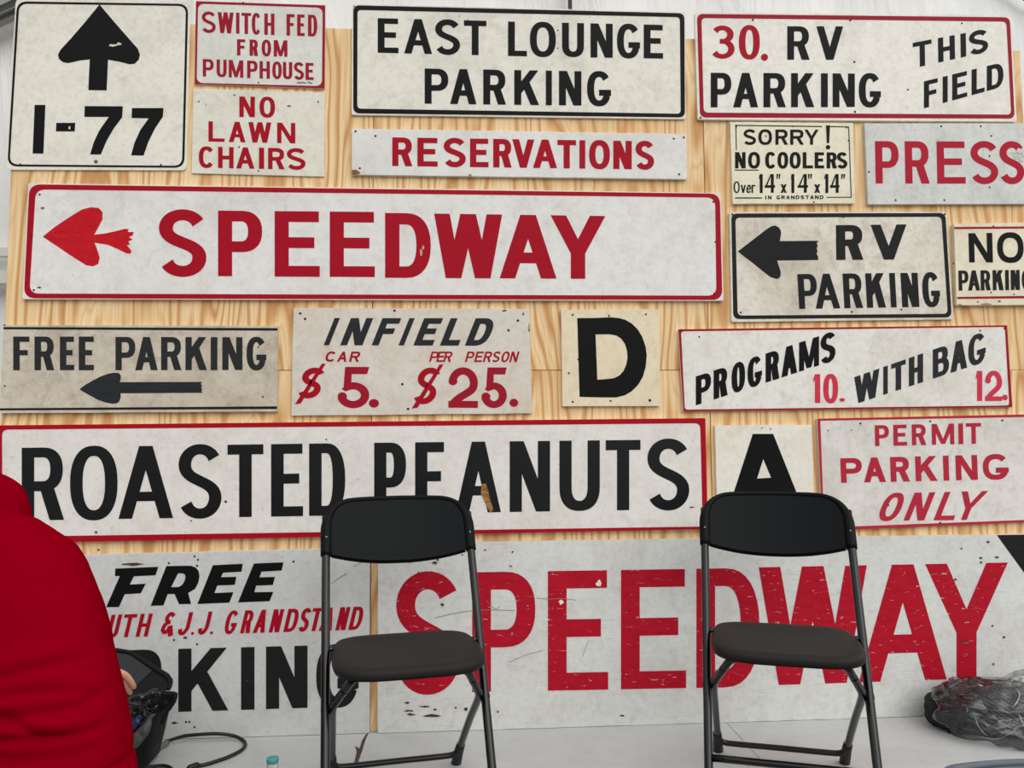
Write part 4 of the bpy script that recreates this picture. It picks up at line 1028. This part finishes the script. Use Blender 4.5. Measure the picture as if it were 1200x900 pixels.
for i, p in enumerate(v):                       # pull the film into creases and a loose corner
    d = (p - cc); q = d.normalized()
    r1 = 1 - abs(noise.noise(q * 4.5 + Vector((9, 2, 4)))) * 2; r2 = 1 - abs(noise.noise(q * 9 + Vector((1, 7, 4)))) * 2
    p2 = p + q * (.014 * r1 + .006 * r2 - .008)
    if q.x > .35 and q.z > .25: p2 += Vector((.02, .03, .045)) * (q.x - .35) * (q.z + .2) * 2
    p2.z = max(.0015, p2.z); p2.y = min(WALL - .024, p2.y); v[i] = p2
fo = mesh_obj('plastic_bag', v, f, film_mat(), None, True, loc=(gx(1172, 2.485), 2.485, 0)); tag(fo, 'crinkled clear plastic bag on the stage against the low speedway board', 'plastic bag')
from mathutils.bvhtree import BVHTree
tree = BVHTree.FromPolygons([tuple(p) for p in v], f)
mc = NT('bunched_plastic_glint'); mc.color(lin((236, 240, 244))); mc.rough(.12); mc.b.inputs['Specular IOR Level'].default_value = .8; mc.b.inputs['Alpha'].default_value = .42; m_crease_glint = mc.m  # gathered film: whitish strips with its highlights put into the colour
def on_film(u, w):
    d = ray(u, w).normalized(); h = tree.ray_cast(EYE, d)[0]
    return (h - d * .0015) if h is not None else None
for pts, r in (([(1143, 840), (1146, 850), (1152, 858), (1158, 863)], .0022), ([(1150, 863), (1160, 866), (1172, 865), (1184, 859), (1197, 852)], .0036), ([(1152, 838), (1162, 842), (1176, 841), (1190, 843)], .0014),
               ([(1190, 806), (1195, 814), (1191, 824), (1186, 829)], .0030), ([(1158, 831), (1168, 833), (1178, 832)], .0014), ([(1145, 852), (1156, 855), (1163, 862)], .0016), ([(1164, 853), (1180, 851), (1196, 846)], .0016),
               ([(1194, 836), (1198, 846), (1201, 853)], .0026), ([(1141, 848), (1149, 846), (1156, 849)], .0014), ([(1180, 790), (1190, 797), (1198, 801)], .0018), ([(1130, 825), (1134, 831), (1132, 836)], .0012), ([(1112, 806), (1122, 800), (1134, 797)], .0012)):
    q = [on_film(*p) for p in pts]; q = [p for p in q if p is not None]
    if len(q) >= 3: MB().tube(smooth_path(q, 5), [r * .7 * (.15 + .85 * sin(pi * k / (5 * (len(q) - 1)))) * (.75 + .5 * noise.noise(Vector((k * .9, r * 999, 0)))) for k in range(5 * (len(q) - 1) + 1)], 8, .4).build('crease_glint', m_crease_glint, fo, True)

# ------------------------------------------------------------------ person in a red jacket, leaning over the stage with their back turned
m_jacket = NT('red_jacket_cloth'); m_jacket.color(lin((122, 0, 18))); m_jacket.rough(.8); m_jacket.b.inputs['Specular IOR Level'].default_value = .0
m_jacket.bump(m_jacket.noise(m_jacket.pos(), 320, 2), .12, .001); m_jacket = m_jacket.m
m_skin = NT('skin'); m_skin.color(lin((206, 150, 122))); m_skin.rough(.5); m_skin.b.inputs['Subsurface Weight'].default_value = .1; m_skin.b.inputs['Subsurface Radius'].default_value = (.02, .008, .004); m_skin = m_skin.m
m_trouser = plain('dark_trouser_cloth', (38, 40, 48), .85, .2)
m_hair = plain('dark_brown_hair', (52, 38, 30), .6)
m_shoe = plain('black_shoe_leather', (28, 27, 27), .4)

def skin_mesh(name, joints, edges, sub=2, remesh=None, extra=None, mat=None, parent=None, post=None, smooth=True):
    """one continuous surface grown round joints [(point, radius)]; extra: closed shells merged in by a voxel remesh"""
    me = bpy.data.meshes.new(name); me.from_pydata([tuple(p) for p, r in joints], edges, [])
    o = bpy.data.objects.new(name, me); COL.objects.link(o)
    md = o.modifiers.new('skin', 'SKIN'); md.use_smooth_shade = True; md.branch_smoothing = .3
    lay = me.skin_vertices[0] if me.skin_vertices else None
    if lay is None:
        bm = bmesh.new(); bm.from_mesh(me); bm.verts.layers.skin.verify(); bm.to_mesh(me); bm.free(); lay = me.skin_vertices[0]
    for i, (p, r) in enumerate(joints):
        r = r if isinstance(r, tuple) else (r, r)
        lay.data[i].radius = r; lay.data[i].use_root = (i == 0)
    ss = o.modifiers.new('sub', 'SUBSURF'); ss.levels = sub; ss.render_levels = sub
    dg = bpy.context.evaluated_depsgraph_get(); dg.update()
    ev = bpy.data.meshes.new_from_object(o.evaluated_get(dg))
    o.modifiers.clear()
    V = [v.co.copy() for v in ev.vertices]; Fc = [tuple(p.vertices) for p in ev.polygons]
    bpy.data.objects.remove(o); bpy.data.meshes.remove(me); bpy.data.meshes.remove(ev)
    mb = MB().add(V, Fc)
    for ev_, ef_ in (extra or []): mb.add(ev_, ef_)
    return finish(name, mb, remesh, mat, parent, post)
def finish(name, mb, remesh, mat, parent, post=None):
    o = recalc(mb.build(name, mat, None, True))
    if remesh:
        md = o.modifiers.new('remesh', 'REMESH'); md.mode = 'VOXEL'; md.voxel_size = remesh; md.use_smooth_shade = True
        sm = o.modifiers.new('smooth', 'SMOOTH'); sm.factor = .5; sm.iterations = 6
        dg = bpy.context.evaluated_depsgraph_get(); dg.update()
        ev = bpy.data.meshes.new_from_object(o.evaluated_get(dg)); o.modifiers.clear(); old = o.data; o.data = ev; bpy.data.meshes.remove(old)
        o.data.materials.clear(); o.data.materials.append(mat)
    if post: post(o)
    for p in o.data.polygons: p.use_smooth = True
    if parent is not None:
        off = base_of(parent)
        for v in o.data.vertices: v.co -= off
        o.parent = parent
    return o

# back contour measured on the photograph: right edge (px, py), distance, half width, half depth
spec = [(157, 935, 1.60, .200, .135), (156, 900, 1.615, .200, .135), (151.5, 855, 1.63, .196, .132), (144, 810, 1.655, .190, .128), (135, 768, 1.685, .190, .125), (127, 735, 1.71, .192, .125), (119, 708, 1.735, .195, .122), (110, 680, 1.765, .196, .115),
        (100, 655, 1.795, .190, .105), (87, 635, 1.82, .176, .090), (66, 620, 1.845, .150, .072), (45, 607, 1.865, .115, .055)]
tr = []
for u, v_, y, w, d in spec:
    e_ = at(u, v_, y); c = Vector((e_.x - w, y, e_.z)); ring = []
    lean = Vector((0, .55, .83)); depth_dir = Vector((0, .90, -.42))
    for k in range(40):
        t = 2 * pi * k / 40; cx, sx = cos(t), sin(t)
        X = w * math.copysign(abs(cx) ** .85, cx); D_ = d * math.copysign(abs(sx) ** .85, sx)
        ring.append(c + Vector((X, 0, 0)) + depth_dir * D_)
    tr.append(ring)
torso = loft(tr)
hip = (tr[0][0] + tr[0][20]) / 2
sh = at(93, 652, 1.80); shR = Vector((sh.x - .105, 1.82, sh.z - .03)); shL = shR + Vector((-.30, .03, .0))
neck = (shR + shL) / 2 + Vector((0.0, .05, .05))
hand = at(148, 781, 2.27)
wrist = hand + Vector((-.050, -.055, .055))
elbR = Vector((shR.x + .0, 1.985, .50)); 
elbL = Vector((shL.x - .10, 2.02, .52)); wriL = Vector((shL.x - .02, 2.22, .34))
hood = at(-36, 610, 1.87)
hv, hf = blob(hood + Vector((0, .02, 0)), (.122, .085, .118), .06, 1.5, 2.0, 4, 2.0, floor_z=-9)
pers = empty('person', (hip.x, 1.45, GROUND)); tag(pers, 'person in a red hooded jacket, back turned, leaning over the stage to the bag', 'person')
FOLDS = []                         # drag folds across the bent waist: centre line, depth, width
for pts, am, wd in (([(-60, 806), (0, 797), (30, 791), (60, 786), (102, 783)], .010, 1.1), ([(0, 818), (40, 814), (70, 816), (92, 823)], .009, 1.0), ([(10, 838), (60, 836), (85, 832), (105, 823), (122, 826)], .010, 1.0),
                    ([(-60, 834), (-10, 836), (25, 846), (50, 857), (72, 862)], .010, .9), ([(-40, 866), (20, 862), (80, 862), (112, 858), (142, 864)], .011, .8), ([(70, 800), (100, 798), (128, 803)], .006, 1.0), ([(-20, 880), (40, 884), (110, 880)], .005, 1.2)):
    FOLDS.append(([at(u, v, 1.53) for u, v in pts], am, wd))
def folds(o):
    me = o.data
    nrm = [v.normal.copy() for v in me.vertices]; src = [v.co.copy() for v in me.vertices]
    for v, p, n in zip(me.vertices, src, nrm):
        if p.x < -1.6: continue
        # drag folds across the bent waist
        a = 0.0
        if n.y < .3 and .25 < p.z < .62:
            for ln, am, wd in FOLDS:
                if ln[0].x - .03 < p.x < ln[-1].x + .03:
                    q = max(ln[0].x, min(ln[-1].x, p.x)); k = max(i for i in range(len(ln) - 1) if ln[i].x <= q + 1e-9) if q > ln[0].x else 0
                    t = (q - ln[k].x) / max(1e-6, ln[k + 1].x - ln[k].x); zf = ln[k].z + (ln[k + 1].z - ln[k].z) * t
                    end = min(1, max(0, (p.x - ln[0].x + .03) / .06), max(0, (ln[-1].x + .03 - p.x) / .06)); d = p.z - zf
                    a += .8 * am * end * min(1, max(0, .15 - n.y * 1.3)) * (1 - .9 * max(0, n.x) ** 2) * (-math.exp(-(d / (.010 * wd)) ** 2) + .75 * math.exp(-((d - .022 * wd) / (.018 * wd)) ** 2))
        b = .006 * noise.noise(Vector((p.x * 5, p.y * 5, p.z * 9))) + .0018 * noise.noise(p * 22)
        hem = -.010 * math.exp(-((p.z - .345 - .03 * (p.x + 1)) / .006) ** 2)
        v.co = p + n * (a + b + hem * .6)
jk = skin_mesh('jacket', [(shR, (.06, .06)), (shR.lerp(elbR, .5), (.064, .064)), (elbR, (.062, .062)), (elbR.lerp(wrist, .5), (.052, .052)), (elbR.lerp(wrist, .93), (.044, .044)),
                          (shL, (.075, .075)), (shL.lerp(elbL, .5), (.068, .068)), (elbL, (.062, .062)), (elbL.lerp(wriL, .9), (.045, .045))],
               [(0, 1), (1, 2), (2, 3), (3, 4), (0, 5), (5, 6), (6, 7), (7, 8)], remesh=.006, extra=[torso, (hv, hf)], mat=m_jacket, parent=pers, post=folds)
# body under the clothes: one surface from feet to head with five-fingered hands
def hand_joints(w, dirn, across, normal, J, E, wi, spread_=1.0, curl=.5):
    """palm then four fingers and a thumb hung on joint index wi"""
    dirn, across, normal = dirn.normalized(), across.normalized(), normal.normalized()
    palm = len(J); J.append((w + dirn * .045, (.030, .018))); E.append((wi, palm))
    kn = len(J); J.append((w + dirn * .078, (.032, .014))); E.append((palm, kn))
    for q, ln in ((-1.5, .078), (-.5, .088), (.5, .084), (1.5, .066)):
        prev = kn; pos = w + dirn * .090 + across * q * .0185
        d = dirn + across * q * .05 * spread_
        for s_ in range(3):
            J.append((pos, (.0096 - .0008 * s_,) * 2)); E.append((prev, len(J) - 1)); prev = len(J) - 1
            d = (d + normal * curl * (.55 + .3 * s_)).normalized(); pos = pos + d * ln * (.45, .32, .25)[s_]
        J.append((pos, (.0065, .0065))); E.append((prev, len(J) - 1))
    pos = w + dirn * .030 - across * .030; d = (dirn * .75 - across * .65 + normal * .25).normalized(); prev = palm
    for s_ in range(3):
        J.append((pos, (.0115 - .0015 * s_,) * 2)); E.append((prev, len(J) - 1)); prev = len(J) - 1
        pos = pos + d * (.034, .028, .02)[s_]; d = (d + dirn * .25 + normal * .2).normalized()
J, E = [], []
pel = Vector((hip.x, 1.60, GROUND + .80)); J.append((pel, (.12, .085)))
J.append((pel.lerp(neck, .45) + Vector((.02, 0, 0)), (.12, .085))); E.append((0, 1))
J.append((pel.lerp(neck, .82), (.13, .08))); E.append((1, 2))
J.append((neck, (.055, .055))); E.append((2, 3))
headc = neck + Vector((-.15, .11, .045))
J.append((neck.lerp(headc, .5), (.052, .055))); E.append((3, 4))
J.append((headc, (.074, .085))); E.append((4, 5)); J.append((headc + Vector((-.085, .055, .01)), (.064, .07))); E.append((5, 6))
J += [(shR, (.05, .05)), (elbR, (.042, .042)), (elbR.lerp(wrist, .5), (.036, .036)), (wrist, (.026, .022))]; E += [(2, 7), (7, 8), (8, 9), (9, 10)]
hand_joints(wrist, Vector((.36, .35, -.80)), Vector((.80, -.25, .34)), Vector((-.35, .6, -.25)), J, E, 10, curl=.40)
i0 = len(J); J += [(shL, (.05, .05)), (elbL, (.042, .042)), (wriL, (.026, .022))]; E += [(2, i0), (i0, i0 + 1), (i0 + 1, i0 + 2)]
hand_joints(wriL, wriL - elbL, Vector((1, 0, .2)), Vector((0, .2, -1)), J, E, i0 + 2, curl=.35)
for s in (-1, 1):
    i0 = len(J)
    J += [(pel + Vector((s * .09, 0, -.08)), (.085, .085)), (Vector((pel.x + s * .10, 1.56, GROUND + .48)), (.055, .055)), (Vector((pel.x + s * .11, 1.49, GROUND + .26)), (.045, .048)), (Vector((pel.x + s * .11, 1.46, GROUND + .09)), (.033, .033)), (Vector((pel.x + s * .12, 1.58, GROUND + .045)), (.034, .024))]
    E += [(0, i0), (i0, i0 + 1), (i0 + 1, i0 + 2), (i0 + 2, i0 + 3), (i0 + 3, i0 + 4)]
body = skin_mesh('body', J, E, sub=2, mat=m_skin, parent=pers)
# face and ears are part of the head turned away to the left
def ell(c, r, n=3):
    bm = bmesh.new(); bmesh.ops.create_icosphere(bm, subdivisions=n, radius=1.0)
    vs = [Vector((v.co.x * r[0], v.co.y * r[1], v.co.z * r[2])) + Vector(c) for v in bm.verts]; fs = [tuple(x.index for x in q.verts) for q in bm.faces]; bm.free(); return vs, fs
hv, hf = ell(headc + Vector((-.02, -.015, .028)), (.088, .085, .082), 4)
finish('hair', MB().add(hv, hf), .007, m_hair, pers)
J, E = [], []
J.append((pel + Vector((0, 0, .0)), (.15, .105)))
for s in (-1, 1):
    i0 = len(J)
    J += [(pel + Vector((s * .095, 0, -.09)), (.095, .095)), (Vector((pel.x + s * .10, 1.56, GROUND + .48)), (.078, .078)), (Vector((pel.x + s * .11, 1.49, GROUND + .26)), (.07, .07)), (Vector((pel.x + s * .11, 1.47, GROUND + .075)), (.065, .066))]
    E += [(0, i0), (i0, i0 + 1), (i0 + 1, i0 + 2), (i0 + 2, i0 + 3)]
skin_mesh('trousers', J, E, sub=2, mat=m_trouser, parent=pers)
for s in (-1, 1):
    x = pel.x + s * .115
    rings = [rrect(x - .046, x + .046, 1.415, 1.70, GROUND + z, 2.6) for z in (.001, .02)] + [rrect(x - .043, x + .043, 1.415, 1.68, GROUND + .045, 2.4), rrect(x - .038, x + .038, 1.42, 1.60, GROUND + .075, 2.2), rrect(x - .034, x + .034, 1.425, 1.52, GROUND + .10, 2.1)]
    v, f = loft(rings); recalc(mesh_obj('shoe', v, f, m_shoe, pers, True))
